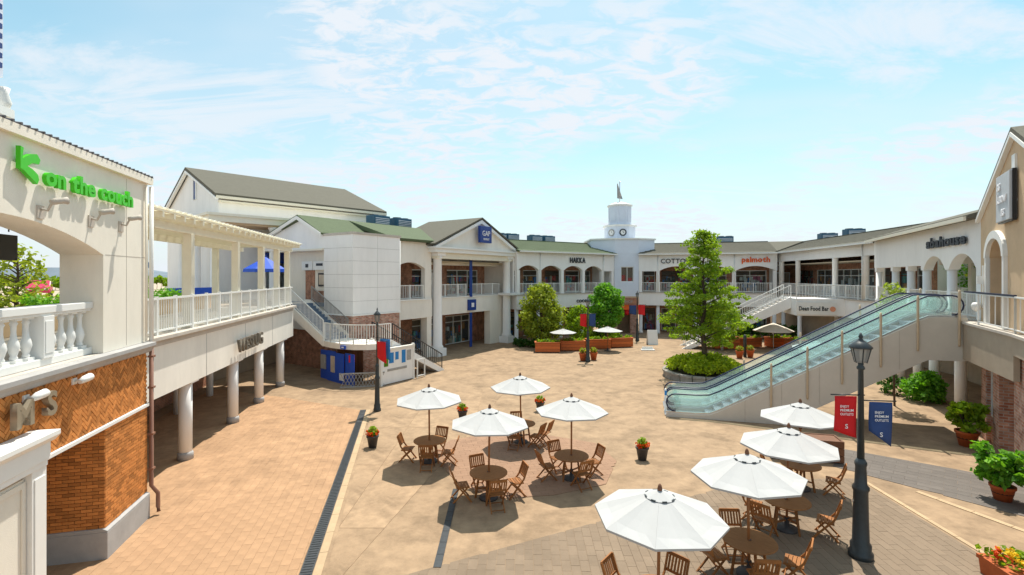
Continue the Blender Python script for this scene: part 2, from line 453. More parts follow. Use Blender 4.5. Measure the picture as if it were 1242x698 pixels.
# ------------------------------------------------------------------ lettering
_chars = {}
def char_mesh(ch, size, depth, mat_, bold):
    key = (ch, size, depth, mat_.name, bold)
    if key in _chars: return _chars[key]
    cu = bpy.data.curves.new('letter', 'FONT')
    cu.body = ch; cu.size = size; cu.extrude = depth/2; cu.offset = bold*size; cu.resolution_u = 3
    ob = bpy.data.objects.new('letter', cu)
    me = bpy.data.meshes.new_from_object(ob)
    bpy.data.objects.remove(ob)
    me.name = 'letter'
    for v in me.vertices: v.co = (v.co.x, -v.co.z, v.co.y)
    me.materials.clear(); me.materials.append(mat_)
    xs = [v.co.x for v in me.vertices] or [0, .3*size]
    _chars[key] = (me, min(xs), max(xs))
    return _chars[key]
def letters(text, size, depth, mat_, parent, x, y, z, width=None, bold=.01, name='letter', joined=False, sp=.07, rot=(0,0,0), slope=0.0):
    """letters standing in the local x-z plane, facing -y, first letter's left edge at x"""
    cur = 0; items = []
    for ch in text:
        if ch == ' ': cur += .32*size; continue
        me, a, b = char_mesh(ch, size, depth, mat_, bold)
        items.append((me, cur - a)); cur += (b - a) + sp*size
    k = (width/(cur - sp*size)) if width else 1.0
    if joined:
        mb = MB()
        for me, cx in items:
            mb.add([((v.co.x + cx)*k, v.co.y, v.co.z) for v in me.vertices], [tuple(p.vertices) for p in me.polygons])
        return part(name, mb, mat_, parent, (x, y, z), rot, fix=False)
    for me, cx in items:
        o = put(name, me, parent, (x + cx*k, y, z + slope*cx*k))
        o.scale = (k, 1, 1)

# ------------------------------------------------------------------ pieces: bricks, pavers, slabs
def clip(poly, region):
    """Sutherland-Hodgman, region convex and counter-clockwise"""
    outp = poly
    n = len(region)
    for i in range(n):
        ax, ay = region[i]; bx, by = region[(i+1) % n]
        inp = outp; outp = []
        if not inp: break
        def side(p): return (bx-ax)*(p[1]-ay) - (by-ay)*(p[0]-ax)
        for j in range(len(inp)):
            p, q = inp[j-1], inp[j]
            sp_, sq = side(p), side(q)
            if sq >= 0:
                if sp_ < 0:
                    t = sp_/(sp_-sq); outp.append((p[0]+t*(q[0]-p[0]), p[1]+t*(q[1]-p[1])))
                outp.append(q)
            elif sp_ >= 0:
                t = sp_/(sp_-sq); outp.append((p[0]+t*(q[0]-p[0]), p[1]+t*(q[1]-p[1])))
    return outp
def area(p): return .5*sum(p[i-1][0]*p[i][1]-p[i][0]*p[i-1][1] for i in range(len(p)))
def ccw(p): return list(p) if area(p) > 0 else list(p)[::-1]
def tiles(parent, name, poly, cw, chh, rot, gap, thick, mat_, maxp, near, loc=(0,0,0), orot=(0,0,0), pattern='running', jitter=.0, far=1e9):
    poly = ccw(poly)
    c, s = math.cos(rot), math.sin(rot)
    inv = [(x*c+y*s, -x*s+y*c) for x, y in poly]
    a0 = min(p[0] for p in inv); a1 = max(p[0] for p in inv); b0 = min(p[1] for p in inv); b1 = max(p[1] for p in inv)
    cells = []
    g = gap/2
    if pattern == 'herring':
        u = chh; k = int(round(cw/chh))
        # herringbone on a unit grid of the brick's height
        i0 = int(a0/u)-2*k; i1 = int(a1/u)+2*k; j0 = int(b0/u)-2*k; j1 = int(b1/u)+2*k
        for j in range(j0, j1):
            for i in range(i0, i1):
                m_ = (i - j) % (2*k)
                if m_ == 0: cells.append((i*u, j*u, (i+k)*u, (j+1)*u))
                elif m_ == 2*k-1 : cells.append((i*u, j*u, (i+1)*u, (j+k)*u))
    else:
        j0 = int(math.floor(b0/chh)); j1 = int(math.ceil(b1/chh))
        for j in range(j0, j1):
            off = (cw*.5 if j % 2 else 0) if pattern == 'running' else 0
            i0 = int(math.floor((a0-off)/cw)); i1 = int(math.ceil((a1-off)/cw))
            for i in range(i0, i1):
                cells.append((i*cw+off, j*chh, (i+1)*cw+off, (j+1)*chh))
    res = []
    for x0, y0, x1, y1 in cells:
        q = [(x0+g,y0+g),(x1-g,y0+g),(x1-g,y1-g),(x0+g,y1-g)]
        q = [(a*c-b*s, a*s+b*c) for a, b in q]
        p = clip(q, poly)
        if len(p) < 3: continue
        ar = area(p)
        if ar < .12*cw*chh: continue
        full = len(p) == 4 and abs(ar - (x1-x0-gap)*(y1-y0-gap)) < 1e-6
        cx = sum(v[0] for v in p)/len(p); cy = sum(v[1] for v in p)/len(p)
        d = math.hypot(cx-near[0], cy-near[1])
        if d > far: continue
        res.append((d, cx, cy, p, full, (round(x1-x0,4), round(y1-y0,4))))
    res.sort(key=lambda r: r[0])
    shared = {}
    rest = MB()
    def geo(p, cx, cy, t):
        n = len(p)
        b = min(.006, gap*.5)
        vs = [(x-cx, y-cy, 0) for x, y in p] + [(x-cx, y-cy, t) for x, y in p]
        return vs, [tuple(range(n, 2*n))] + [(i, (i+1) % n, n+(i+1) % n, n+i) for i in range(n)]
    rnd = random.Random(len(res))
    for k, (d, cx, cy, p, full, key) in enumerate(res):
        t = thick
        if k < maxp:
            if full and key in shared: me = shared[key]
            else:
                vs, fs = geo(p, cx, cy, t)
                me = bpy.data.meshes.new(name); me.from_pydata(vs, [], fs); me.materials.append(mat_)
                if full: shared[key] = me
            R = Matrix.Rotation(orot[2], 3, 'Z') @ Matrix.Rotation(orot[0], 3, 'X')
            jz = rnd.uniform(-jitter, 0)
            put(name, me, parent, Vector(loc) + R @ Vector((cx, cy, jz)), orot)
        else:
            vs, fs = geo(p, 0, 0, t + rnd.uniform(-jitter, 0))
            rest.add(vs, fs)
    if rest.v: part(name + '_field', rest, mat_, parent, loc, orot, kind='stuff', fix=False)
    return len(res)

# ------------------------------------------------------------------ foliage
def leaf_cloud(mb, c, r, n, size, rnd, hollow=.35, flat=.0):
    for _ in range(n):
        while True:
            p = Vector((rnd.uniform(-1,1), rnd.uniform(-1,1), rnd.uniform(-1,1)))
            if p.length <= 1 and p.length > hollow*rnd.random(): break
        q = Vector((c[0]+p.x*r[0], c[1]+p.y*r[1], c[2]+p.z*r[2]))
        a = Vector((rnd.gauss(0,1), rnd.gauss(0,1), rnd.gauss(0,1)))
        nrm = (a.normalized() + p*.7 + Vector((0,0,.5))).normalized()
        t = nrm.orthogonal().normalized()
        t = Matrix.Rotation(rnd.uniform(0, 2*PI), 3, nrm) @ t
        b = nrm.cross(t)
        sL = size*rnd.uniform(.65, 1.3); sw = sL*.36
        mb.add([q - t*sL*.5, q + b*sw + nrm*sL*.06, q + t*sL*.5, q - b*sw + nrm*sL*.06], [(0,1,2,3)])
    return mb

# ================================================================== GROUND
gm = MB()
gm.add([(-900,-60,0),(900,-60,0),(900,1500,0),(-900,1500,0)], [(0,1,2,3)])
plaza = structure('plaza_ground', gm, M['ground'], fix=False)
# plan of the drain line and the diagonal joint
D0 = gp(440,500); D1 = gp(371,698)
dd = (D0 - D1).normalized()
def dl(t, off=0.0):                     # point along the drain line
    p = D1 + dd*t; nrm = Vector((dd.y, -dd.x, 0))
    return p + nrm*off
G1 = gp(489,698); G2 = gp(878,591)
gd = (G2 - G1).normalized()
Gx = G1 - gd*9; Gy = G2 + gd*1.2
# apron of orange clay pavers left of the drain
ap = [tuple((dl(-7,-.155))[:2]), tuple((dl(12.9,-.155))[:2]), (-11.6,25.2), (-16.4,27.2), (-13.8,12.5), (-8.6,3.2)]
q_ = ap
tiles(plaza, 'paver', ap, .42, .21, math.atan2(dd.y, dd.x), .004, .012, M['orange_paver'], 300, (-5.6,10.6), (0,0,.002), pattern='running', jitter=.003)
# pale kerb strip right of the drain, then the grate
tiles(plaza, 'kerb_stone', [tuple(dl(-7,.135)[:2]), tuple(dl(12.9,.135)[:2]), tuple(dl(12.9,.34)[:2]), tuple(dl(-7,.34)[:2])],
      .9, .6, math.atan2(dd.y, dd.x), .012, .012, M['pale_kerb'], 60, (-4,10), (0,0,.002), pattern='grid')
tiles(plaza, 'drain_grate', [tuple(dl(-7,-.14)[:2]), tuple(dl(12.9,-.14)[:2]), tuple(dl(12.9,.12)[:2]), tuple(dl(-7,.12)[:2])],
      .5, .6, math.atan2(dd.y, dd.x), .014, .011, M['grate'], 60, (-4,10), (0,0,.002), pattern='grid')
gs = MB()
ang = math.atan2(dd.y, dd.x)
for k in range(150):
    t = -4 + k*.1
    a = dl(t, -.11); b = dl(t, .09)
    gs.bar((a.x, a.y, .016), (b.x, b.y, .016), .035, .012)
part('grate_bars', gs, M['grate'], plaza, kind='stuff')
# second, narrower drain between the tables
e0 = gp(553,594); e1 = gp(530,690); ed = (e0-e1).normalized(); en = Vector((ed.y,-ed.x,0))
e1 = e1 + ed*.02
tiles(plaza, 'drain_grate', [tuple((e1-en*.085)[:2]), tuple((e1+en*.085)[:2]), tuple((e0+en*.085)[:2]), tuple((e0-en*.085)[:2])],
      .5, .6, math.atan2(ed.y, ed.x), .012, .021, M['grate'], 20, (-1.6,11), (0,0,.002), pattern='grid')
# big concrete slabs of the middle
mid = [tuple(dl(-7,.40)[:2]), tuple(Gx[:2]), tuple(Gy[:2]), (9.5,17.6), (6.8,22.5), (4,31), (-3.2,31), tuple(dl(13.2,.40)[:2])]
mid = [tuple(dl(-1.0,.40)[:2]), tuple((G1-gd*1.55)[:2]), tuple(Gy[:2]), (8.3,18.2), (7.0,21.0), (5.5,27), (-2.2,27), tuple(dl(12.9,.40)[:2])]
tiles(plaza, 'paving_slab', [(p[0]-1.14, p[1]) for p in mid], 2.7, 4.05, 0, .014, .010, M['slab'], 300, (0,12), (1.14,0,.001), pattern='grid', jitter=.002)
# reddish brick octagon under the left group of tables
oc = [gp(px,py) for px,py in ((524,552),(556,588),(605,606),(672,601),(735,588),(748,560),(722,538),(655,527),(585,528),(545,535))]
tiles(plaza, 'red_paver', [tuple(p[:2]) for p in oc], .40, .20, rad(14), .005, .018, M['red_paver'], 300, (0,14), (0,0,.002), jitter=.002)
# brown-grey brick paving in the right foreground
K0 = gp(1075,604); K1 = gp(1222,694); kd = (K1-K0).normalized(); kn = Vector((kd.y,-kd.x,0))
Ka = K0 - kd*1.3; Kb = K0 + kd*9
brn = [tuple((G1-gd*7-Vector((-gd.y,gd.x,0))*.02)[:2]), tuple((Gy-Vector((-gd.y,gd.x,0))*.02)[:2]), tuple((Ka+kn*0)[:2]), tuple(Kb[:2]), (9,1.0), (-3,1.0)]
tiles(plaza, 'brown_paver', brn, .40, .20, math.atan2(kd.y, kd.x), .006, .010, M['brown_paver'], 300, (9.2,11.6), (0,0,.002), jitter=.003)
# pale kerb lines at its right and the far edge of the tan strip
tiles(plaza, 'kerb_stone', [tuple((Ka-kn*.03)[:2]), tuple((Kb-kn*.03)[:2]), tuple((Kb-kn*.2)[:2]), tuple((Ka-kn*.2)[:2])], .8, .6, math.atan2(kd.y, kd.x), .012, .014, M['pale_kerb'], 40, (9,11), (0,0,.002), pattern='grid')
J0 = gp(1150,612); J1 = gp(1242,646); jd = (J1-J0).normalized(); jn = Vector((jd.y,-jd.x,0)); J0 = J0 - jd*.8; J1 = J1 + jd*4
tiles(plaza, 'kerb_stone', [tuple(J0[:2]), tuple(J1[:2]), tuple((J1-jn*.16)[:2]), tuple((J0-jn*.16)[:2])], .8, .6, math.atan2(jd.y, jd.x), .012, .014, M['pale_kerb'], 40, (12,12), (0,0,.002), pattern='grid')
# band of pavers in a darker colour, beside the escalators
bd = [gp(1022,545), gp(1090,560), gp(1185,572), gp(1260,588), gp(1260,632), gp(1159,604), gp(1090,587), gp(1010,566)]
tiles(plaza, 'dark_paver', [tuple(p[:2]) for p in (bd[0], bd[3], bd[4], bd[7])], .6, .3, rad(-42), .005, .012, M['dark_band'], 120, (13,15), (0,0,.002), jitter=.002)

# upper terrace (the street level behind the left shops) and far hills
tm = MB()
tm.ext([(-17.6,29.2),(-16.9,35.2),(-8.9,47.6),(-10,62),(-12,140),(-160,140),(-160,-20),(-10.4,-20),(-10.4,-5),(-14.2,10.2)], .02, 4.40)
structure('upper_terrace', tm, M['terrace'])
tm2 = MB()
tm2.ext([(29.5,52),(27.6,31),(22.4,17),(18.6,11),(14,2),(30,-10),(120,-10),(120,140),(40,140)], .02, 4.40)
structure('upper_terrace', tm2, M['terrace'])
hm = MB()
rh = random.Random(3)
prev = None
for k in range(61):
    x = -900 + k*30
    z = 13 + 5*math.sin(k*.37) + 3*math.sin(k*.9+1) + rh.uniform(-1,1)
    hm.v += [(x, 700, -2), (x, 735, max(z,4)), (x, 900, max(z,4)*1.1)]; 
for k in range(60):
    a = 3*k; b = a+3
    hm.f += [(a,b,b+1,a+1),(a+1,b+1,b+2,a+2)]; hm.sm += [True, True]
structure('hills', hm, M['hill'], fix=False)

# ================================================================== LEFT SHOP ('on the couch' front)
lx = Vector((-.2351,.9720,0)); LR = math.atan2(.9720,-.2351)
lb = thing('shop_building', 'cream upper storey with arched balcony over orange brick, nearest building on the left', 'building', (-9.37,12.7,0), LR)
def lbpart(n, mb, m, **k): return part(n, mb, M[m] if isinstance(m, str) else m, lb, **k)
# upper wall with the wide arch (front skin .8 thick)
u = MB(); u.box(-1.98,0,4.52,0,.8,8.55); u.box(-9.5,0,4.52,-8.2,.8,8.55)
u.arch(-8.2,-1.98,0,.8,6.66,7.22,8.55,24)
lbpart('upper_wall', u, 'cream_warm')
j = MB()
for x in (-9.5+.02, -.98): pass
j.box(-1.02,-.004,4.56,-1.005,.004,8.5)
j.box(-1.9,-.004,6.66,-.02,.004,6.672)
lbpart('wall_joint', j, 'ledge')
for xa, xb in ((-9.5,-8.6),(-.5,0)):
    s2 = MB(); s2.box(xa,5.2,4.52,xb,5.7,7.6); lbpart('rear_pier', s2, 'cream_warm')
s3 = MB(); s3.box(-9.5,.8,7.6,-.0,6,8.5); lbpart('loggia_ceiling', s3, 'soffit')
s4 = MB(); s4.box(-9.5,.02,4.30,-.01,6,4.515); lbpart('balcony_floor', s4, 'ledge')
# roof edge: fascia, flat roof and a row of tiles
r = MB(); r.box(-9.7,-.10,8.55,.10,.35,8.72); lbpart('roof_fascia', r, 'cream_warm')
r = MB(); r.box(-9.6,.35,8.55,.08,6,8.70); lbpart('flat_roof', r, 'brown_roof')
tile = MB(); tile.tube([(0,-.12,.01),(0,.34,.04)], [.024,.024], 8); tile.box(-.085,-.10,-.012,.085,.33,.008)
tme = tile.mesh('roof_tile', M['dark_tile'])
for k in range(52): put('roof_tile', tme, lb, (.02-.185*k,0,8.735))
# cornice under the balcony
c = MB(); c.ext([(.01,4.515),(-.20,4.50),(-.20,4.42),(-.13,4.34),(-.10,4.28),(-.03,4.24),(.01,4.24)], -9.5, .03, 'yzx'); lbpart('cornice', c, 'grey_stone')
# balustrade
b = MB(); b.box(-8.2,.18,5.50,-1.99,.50,5.64); b.box(-8.2,.21,5.45,-1.99,.47,5.50); lbpart('handrail', b, 'white_paint', bevel=.012)
b = MB(); b.box(-8.2,.20,4.52,-1.99,.48,4.66); lbpart('bottom_rail', b, 'white_paint', bevel=.01)
for x in (-3.42, -6.3):
    p = MB(); p.box(x-.15,.17,4.66,x+.15,.51,5.45); p.box(x-.11,.16,4.75,x+.11,.17,5.36); lbpart('pedestal', p, 'white_paint', bevel=.008)
bal = MB(); bal.box(-.085,-.085,0,.085,.085,.06); bal.lathe([(.055,.06),(.062,.10),(.046,.13),(.068,.2),(.088,.28),(.078,.35),(.05,.44),(.038,.54),(.042,.66),(.062,.70),(.042,.73),(.058,.76)], 14); bal.box(-.08,-.08,.75,.08,.08,.79)
bme = bal.mesh('baluster', M['white_paint'])
for k in range(4): put('baluster', bme, lb, (-2.17-.305*k,.34,4.66))
for k in range(8): put('baluster', bme, lb, (-3.75-.305*k,.34,4.66))
for k in range(4): put('baluster', bme, lb, (-6.62-.305*k,.34,4.66))
# lower brick storey: backing, then bricks one by one
bk = MB(); bk.box(-9.5,.02,2.94,-.01,.5,4.24); lbpart('brick_backing', bk, 'mortar')
bk = MB(); bk.box(-1.9,.02,.66,-.01,2.5,2.86); lbpart('pier_backing', bk, 'mortar')
near = (-2.5,3.2)
tiles(lb, 'brick', [(-6.2,2.95),(-.0,2.95),(-.0,4.235),(-6.2,4.235)], .225, .075, rad(45), .012, .028, M['orange_brick'], 190, (-2.2,3.6), (0,.02,0), (PI/2,0,0), pattern='herring', jitter=.006)
tiles(lb, 'brick', [(-1.9,.66),(0,.66),(0,2.86),(-1.9,2.86)], .225, .075, 0, .012, .028, M['orange_brick'], 60, (-1.2,1.6), (0,.02,0), (PI/2,0,0), jitter=.006)
# the splayed return of the pier, inside the recessed entrance
ra = rad(8) + PI/2 + PI
RX = -1.9
RL = 1.35
rot_ret = (PI/2,0,PI/2+rad(10))
tiles(lb, 'brick', [(0,.66),(RL,.66),(RL,2.86),(0,2.86)], .225, .075, 0, .012, .028, M['orange_brick'], 50, (.5,1.6), (-1.90,.0+RL,0), (PI/2,0,-PI/2), jitter=.006)
tb = MB(); tb.box(-9.5,-.05,2.86,.02,.6,2.94); lbpart('trim_band', tb, 'white_paint', bevel=.008)
sf = MB(); sf.box(-9.5,.6,2.84,-.02,5.8,2.93); lbpart('entrance_soffit', sf, 'soffit')
rw = MB(); rw.box(-9.5,2.5,0,-.02,2.8,2.84); lbpart('entrance_rear_wall', rw, 'brown_brick')
pl = MB(); pl.box(-1.96,-.07,0,.0,2.5,.60); pl.ext([(-.07,.60),(-.07,.63),(.02,.68),(2.5,.68),(2.5,.60)], -1.96, .0, 'yzx'); lbpart('plinth', pl, 'grey_stone', bevel=.012)
pl = MB(); pl.box(-3.6,1.42,0,-1.97,1.6,.62); lbpart('plinth', pl, 'grey_stone', bevel=.012)
# white classical doorway in front of the brick
po = MB(); po.box(-8.5,-.34,2.94,-4.28,.0,3.24); po.ext([(.0,3.24),(-.36,3.24),(-.44,3.34),(-.44,3.42),(.0,3.42)], -8.5, -4.19, 'yzx'); po.box(-8.5,-.32,2.84,-4.32,.0,2.94)
lbpart('door_entablature', po, 'white_paint', bevel=.01, loc=(0,0,.09))
pi_ = MB(); pi_.box(-4.68,-.30,.62,-4.32,.0,2.84); pi_.box(-4.72,-.33,0,-4.28,.0,.60); pi_.box(-4.63,-.315,.78,-4.37,-.30,2.70); lbpart('pilaster', pi_, 'white_paint', bevel=.008).scale = (1,1,1.0315)
dp = MB(); dp.box(-5.4,-.20,0,-4.69,-.12,2.84); dp.box(-5.36,-.23,.5,-5.28,-.20,2.8); dp.box(-4.78,-.23,.5,-4.70,-.20,2.8); dp.box(-5.28,-.23,2.7,-4.78,-.20,2.8); dp.box(-5.28,-.23,.5,-4.78,-.20,.62)
lbpart('door_side_panel', dp, 'cream_warm', bevel=.006)
dg = MB(); dg.box(-7.6,-.12,0,-5.44,-.08,2.9); lbpart('glass_door', dg, 'shop_glass')
# downpipe at the corner: white above, copper below, with a kick at the foot
dw = MB(); dw.tube([(.09,-.06,8.5),(.09,-.06,4.5)], .05, 10); lbpart('downpipe', dw, 'white_paint')
dw = MB(); dw.tube([(.09,-.06,4.5),(.09,-.06,.78),(.12,-.20,.56),(.12,-.20,.22),(.06,-.24,.10)], .05, 10); lbpart('downpipe', dw, 'copper')
dw = MB(); dw.tube([(-.16,-.05,8.5),(-.16,-.05,4.55)], .03, 8); lbpart('conduit', dw, 'cream_warm')
dk = MB()
for z in (1.2,2.1,3.3,4.1): dk.box(.02,-.13,z,.16,.0,z+.05)
lbpart('pipe_clip', dk, 'copper')
# spotlights on bent arms under the lettering, and two white floodlights on the brick
sp_ = MB(); sp_.box(-.10,-.03,-.22,.10,0,.06); sp_.tube([(0,-.03,-.04),(0,-.14,-.06),(0,-.22,.06),(0,-.36,.14)], .022, 8)
sp_.lathe([(.045,0),(.06,.05),(.06,.26),(.075,.30)], 12); 
spm = MB(); spm.box(-.09,-.025,-.2,.09,0,.04); spm.tube([(0,-.02,-.02),(0,-.12,-.05),(0,-.18,.08),(0,-.26,.15)], .022, 8)
spm.tube([(-.03,-.18,.10),(.02,-.22,.12),(.10,-.30,.15),(.15,-.34,.16)], [.045,.06,.055,.07], 10)
sme = spm.mesh('spotlight', M['ledge'])
for x in (-3.98,-2.45,-1.28): put('spotlight', sme, lb, (x,0,7.42))
fl = MB(); fl.box(-.07,-.03,-.06,.07,0,.06); fl.tube([(0,-.03,0),(0,-.14,.03)], .025, 8); fl.tube([(-.10,-.16,.0),(.0,-.18,.03),(.17,-.20,.05),(.24,-.2,.03)], [.045,.07,.075,.04], 10)
fme = fl.mesh('floodlight', M['white_paint'])
for x,z in ((-4.35,4.10),(-3.02,4.12)): put('floodlight', fme, lb, (x,0,z))

def sign(label, base, rz, cat='shop sign', name='shop_sign'):
    return thing(name, label, cat, base, rz)
def lpt(x, y, z): return Vector((-9.37,12.7,0)) + lx*x + Vector((-.972,-.2351,0))*y + Vector((0,0,z))
sg = sign('bright green raised lettering with a leaf mark on the cream wall', lpt(-5,-.02,7.7), LR)
letters('on the couch', .47, .07, M['green_letter'], sg, .98, -.07, .14, width=3.05, bold=.034, sp=.045)
lg = MB()
# two swooping strokes forming an open arrow-like leaf
lg.ext([(0,.02),(.10,.0),(.56,-.22),(.62,-.12),(.58,-.02),(.40,.06),(.22,.10),(.42,.20),(.62,.20),(.66,.30),(.55,.40),(.34,.36),(.06,.22),(.10,.44),(.0,.46)], -.10, -.03, 'xzy')
part('emblem', lg, M['green_letter'], sg, (.36,0,.28)).scale = (.72,1,.84)
sg = sign('bronze capital letters M S on the brick above the white doorway', lpt(-4.95,.0,3.62), LR)
letters('M', .58, .10, M['metal_letter'], sg, .12, -.14, .08, bold=.03)
letters('S', .58, .10, M['metal_letter'], sg, .86, -.14, .10, bold=.03)
# black hanging sign inside the loggia
hsg = thing('hanging_sign', 'black sign with green script hanging inside the arched balcony', 'sign', lpt(-2.5,1.5,6.52), LR)
hb = MB(); hb.box(-1.2,-.03,0,.40,.03,.52); part('sign_board', hb, M['black'], hsg)
hb = MB(); hb.tube([(-.9,0,.58),(-.9,0,1.25)], .012, 6); hb.tube([(.2,0,.58),(.2,0,1.25)], .012, 6); part('hanger_rod', hb, M['black'], hsg)
letters('on the', .2, .01, M['green_letter'], hsg, -.85, -.04, .32, joined=True, name='lettering')
letters('couch', .2, .01, M['green_letter'], hsg, -.6, -.04, .10, joined=True, name='lettering')
# slim tower at the far left edge
tw = thing('tower', 'slim pale tower with a blue louvre at the top left edge of view', 'tower', lpt(.06,3.0,8.7), LR)
t_ = MB(); t_.box(-1.3,0,0,.0,1.3,1.35); part('base', t_, M['white'], tw)
t_ = MB(); t_.box(-1.42,-.12,1.35,.05,1.42,1.55); t_.lathe([(.12,1.55),(.16,1.7),(.10,1.9),(.13,2.05)], 12, (-.10,.02,0)); t_.box(-1.2,.12,1.55,-.22,1.2,2.3); part('moulding', t_, M['white_paint'], tw)
t_ = MB(); t_.box(-1.25,.05,2.3,-.05,1.25,8.4); part('shaft', t_, M['pale_blue'], tw)
for k in range(24):
    t_ = MB(); t_.box(-1.15,.0,2.5+k*.235,-.15,.05,2.62+k*.235); part('louvre_slat', t_, M['blue_paint'], tw)
t_ = MB(); t_.box(-1.4,-.1,8.4,.1,1.4,8.6); t_.ext([(-1.4,8.6),(.1,8.6),(-.65,10)], -.1, 1.4, 'xzy'); part('roof', t_, M['brown_roof'], tw)

# ================================================================== COVERED WALKWAY
WX = Vector((-.1766,.9843,0)); WY = Vector((-.9843,-.1766,0)); W0 = Vector((-10.15,13.75,0)); WR = math.atan2(.9843,-.1766)
WL = 15.8
def wpt(x,y,z=0): return W0 + WX*x + WY*y + Vector((0,0,z))
wk = thing('covered_walkway', 'raised walkway with ivory pergola roof, white railing and round columns below', 'walkway', W0, WR)
def wp(n, mb, m, **k): return part(n, mb, M[m], wk, **k)
d = MB(); d.box(-.75,.0,4.16,WL,4.55,4.42); wp('deck_slab', d, 'ledge')
d = MB(); d.box(-.75,.02,2.66,WL,.30,4.16); wp('fascia', d, 'cream')
d = MB(); d.box(-.75,-.16,4.34,WL+.02,.24,4.46); wp('deck_edge', d, 'ledge', bevel=.015)
d = MB()
for x in (3.9, 7.8, 11.7): d.box(x-.008,.012,2.67,x+.008,.03,4.15)
wp('fascia_joint', d, 'grey_stone', kind='stuff')
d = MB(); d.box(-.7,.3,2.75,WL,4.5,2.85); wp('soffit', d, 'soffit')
CX = (3.1,7.35,10.7,14.35)
for x in CX:
    c = MB(); c.lathe([(.205,.26),(.205,2.74)], 20, (x,.36,0)); c.box(x-.3,.06,2.60,x+.3,.66,2.74); o = wp('column', c, 'white')
    b = MB(); b.lathe([(.24,0),(.24,.22),(.21,.27)], 20, (x,.36,0)); part('column_base', b, M['grey_stone'], o)
for x in (5.4,9.2,12.6,15.3):
    c = MB(); c.lathe([(.16,0),(.16,2.74)], 14, (x,3.3,0)); wp('column', c, 'white')
PX = (-.4,3.1,7.35,10.7,13.3,15.4)
for x in PX:
    p = MB(); p.box(x-.13,.12,4.42,x+.13,.38,7.62); p.box(x-.17,.08,4.42,x+.17,.42,4.62); wp('post', p, 'pergola', bevel=.012)
for x in (5.7,9.2,12.4,15.4):
    p = MB(); p.box(x-.13,2.82,4.42,x+.13,3.08,7.62); wp('post', p, 'pergola', bevel=.012)
b = MB(); b.box(-.7,.14,7.62,WL+.3,.36,7.86); wp('front_beam', b, 'pergola')
b = MB(); b.box(-.7,2.84,7.62,WL+.3,3.06,7.86); wp('rear_beam', b, 'pergola')
raf = MB(); raf.box(-.05,-.35,0,.05,3.5,.16); rme = raf.mesh('rafter', M['pergola'])
for k in range(26): put('rafter', rme, wk, (-.5+k*.65,0,7.862))
bt = MB(); bt.box(-.7,-.045,0,WL+.3,.045,.06); bme2 = bt.mesh('batten', M['pergola'])
for k in range(10): put('batten', bme2, wk, (0,-.30+k*.41,8.024))
rs = MB()
pts = []
n_ = 90
for k in range(n_+1):
    x = -.75 + (WL+1.1)*k/n_
    pts.append((x, 8.10 + .016*(1 if k % 2 else -1)))
rs.ext(pts + [(p[0], p[1]+.03) for p in pts[::-1]], -.42, 3.6, 'xzy'); wp('corrugated_roof', rs, 'roof_sheet')
# railing
rl = MB(); rl.box(0,.05,5.50,WL,.13,5.56); wp('top_rail', rl, 'white_paint')
rl = MB(); rl.box(0,.06,4.56,WL,.12,4.61); wp('bottom_rail', rl, 'white_paint')
bar = MB(); bar.box(-.011,-.011,4.60,.011,.011,5.51); barme = bar.mesh('railing_bar', M['white_paint'])
pst = MB(); pst.box(-.04,-.04,4.45,.04,.04,5.60); pstme = pst.mesh('railing_post', M['white_paint'])
for k in range(111):
    x = .12 + k*.141
    put('railing_post' if k % 8 == 4 else 'railing_bar', pstme if k % 8 == 4 else barme, wk, (x,.09,0))
# low planted parapet at the rear, shopfronts under the deck
pr = MB(); pr.box(-.7,4.2,4.43,WL,4.45,5.15); wp('parapet', pr, 'tan')
sw = MB(); sw.box(-.7,4.5,0,WL,4.8,.55); sw.box(-.7,4.5,2.35,WL,4.8,2.75)
for x0,x1 in ((-.7,.4),(3.2,4.2),(6.9,7.4),(8.8,9.6),(12.4,13.2),(15.0,WL)): sw.box(x0,4.5,.55,x1,4.8,2.35)
wp('shop_wall', sw, 'brown_brick')
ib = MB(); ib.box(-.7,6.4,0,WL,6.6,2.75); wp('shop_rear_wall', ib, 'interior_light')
def window(parent, x0, x1, z0, z1, y, nv=2, frame='white_paint', door=False, fw=.07, goods=0, gdepth=.9, seed=0):
    f = MB(); f.box(x0,y-.05,z0,x0+fw,y+.05,z1); f.box(x1-fw,y-.05,z0,x1,y+.05,z1); f.box(x0+fw,y-.05,z0,x1-fw,y+.05,z0+fw); f.box(x0+fw,y-.05,z1-fw,x1-fw,y+.05,z1)
    for k in range(1, nv):
        x = x0 + (x1-x0)*k/nv; f.box(x-fw*.4,y-.045,z0+fw,x+fw*.4,y+.045,z1-fw)
    if not door and z1-z0 > 1.6: f.box(x0+fw,y-.04,z1-.6,x1-fw,y+.04,z1-.54)
    o = part('door' if door else 'window', f, M[frame], parent)
    p = MB(); p.add([(x0+fw,y,z0+fw),(x1-fw,y,z0+fw),(x1-fw,y,z1-fw),(x0+fw,y,z1-fw)], [(0,1,2,3)]); part('pane', p, M['shop_glass'], o, fix=False)
    if goods:
        rr = random.Random(seed*13+int(x0*100))
        for gi in range(goods):
            g = MB(); n = rr.randint(2,4)
            for _ in range(n):
                gx = rr.uniform(x0+.1, max(x0+.15, x1-.5)); gy = y+rr.uniform(.06,.45); gz = z0+rr.choice((0,.02,.45,.9,1.2))
                gh = rr.uniform(.25,.7)
                if gz+gh > z1: gz = z0
                g.box(gx,gy,gz,min(gx+rr.uniform(.12,.45),x1-.05),gy+rr.uniform(.1,.3),gz+gh)
            part('display_goods', g, MERCH[rr.randrange(8)], o)
    return o
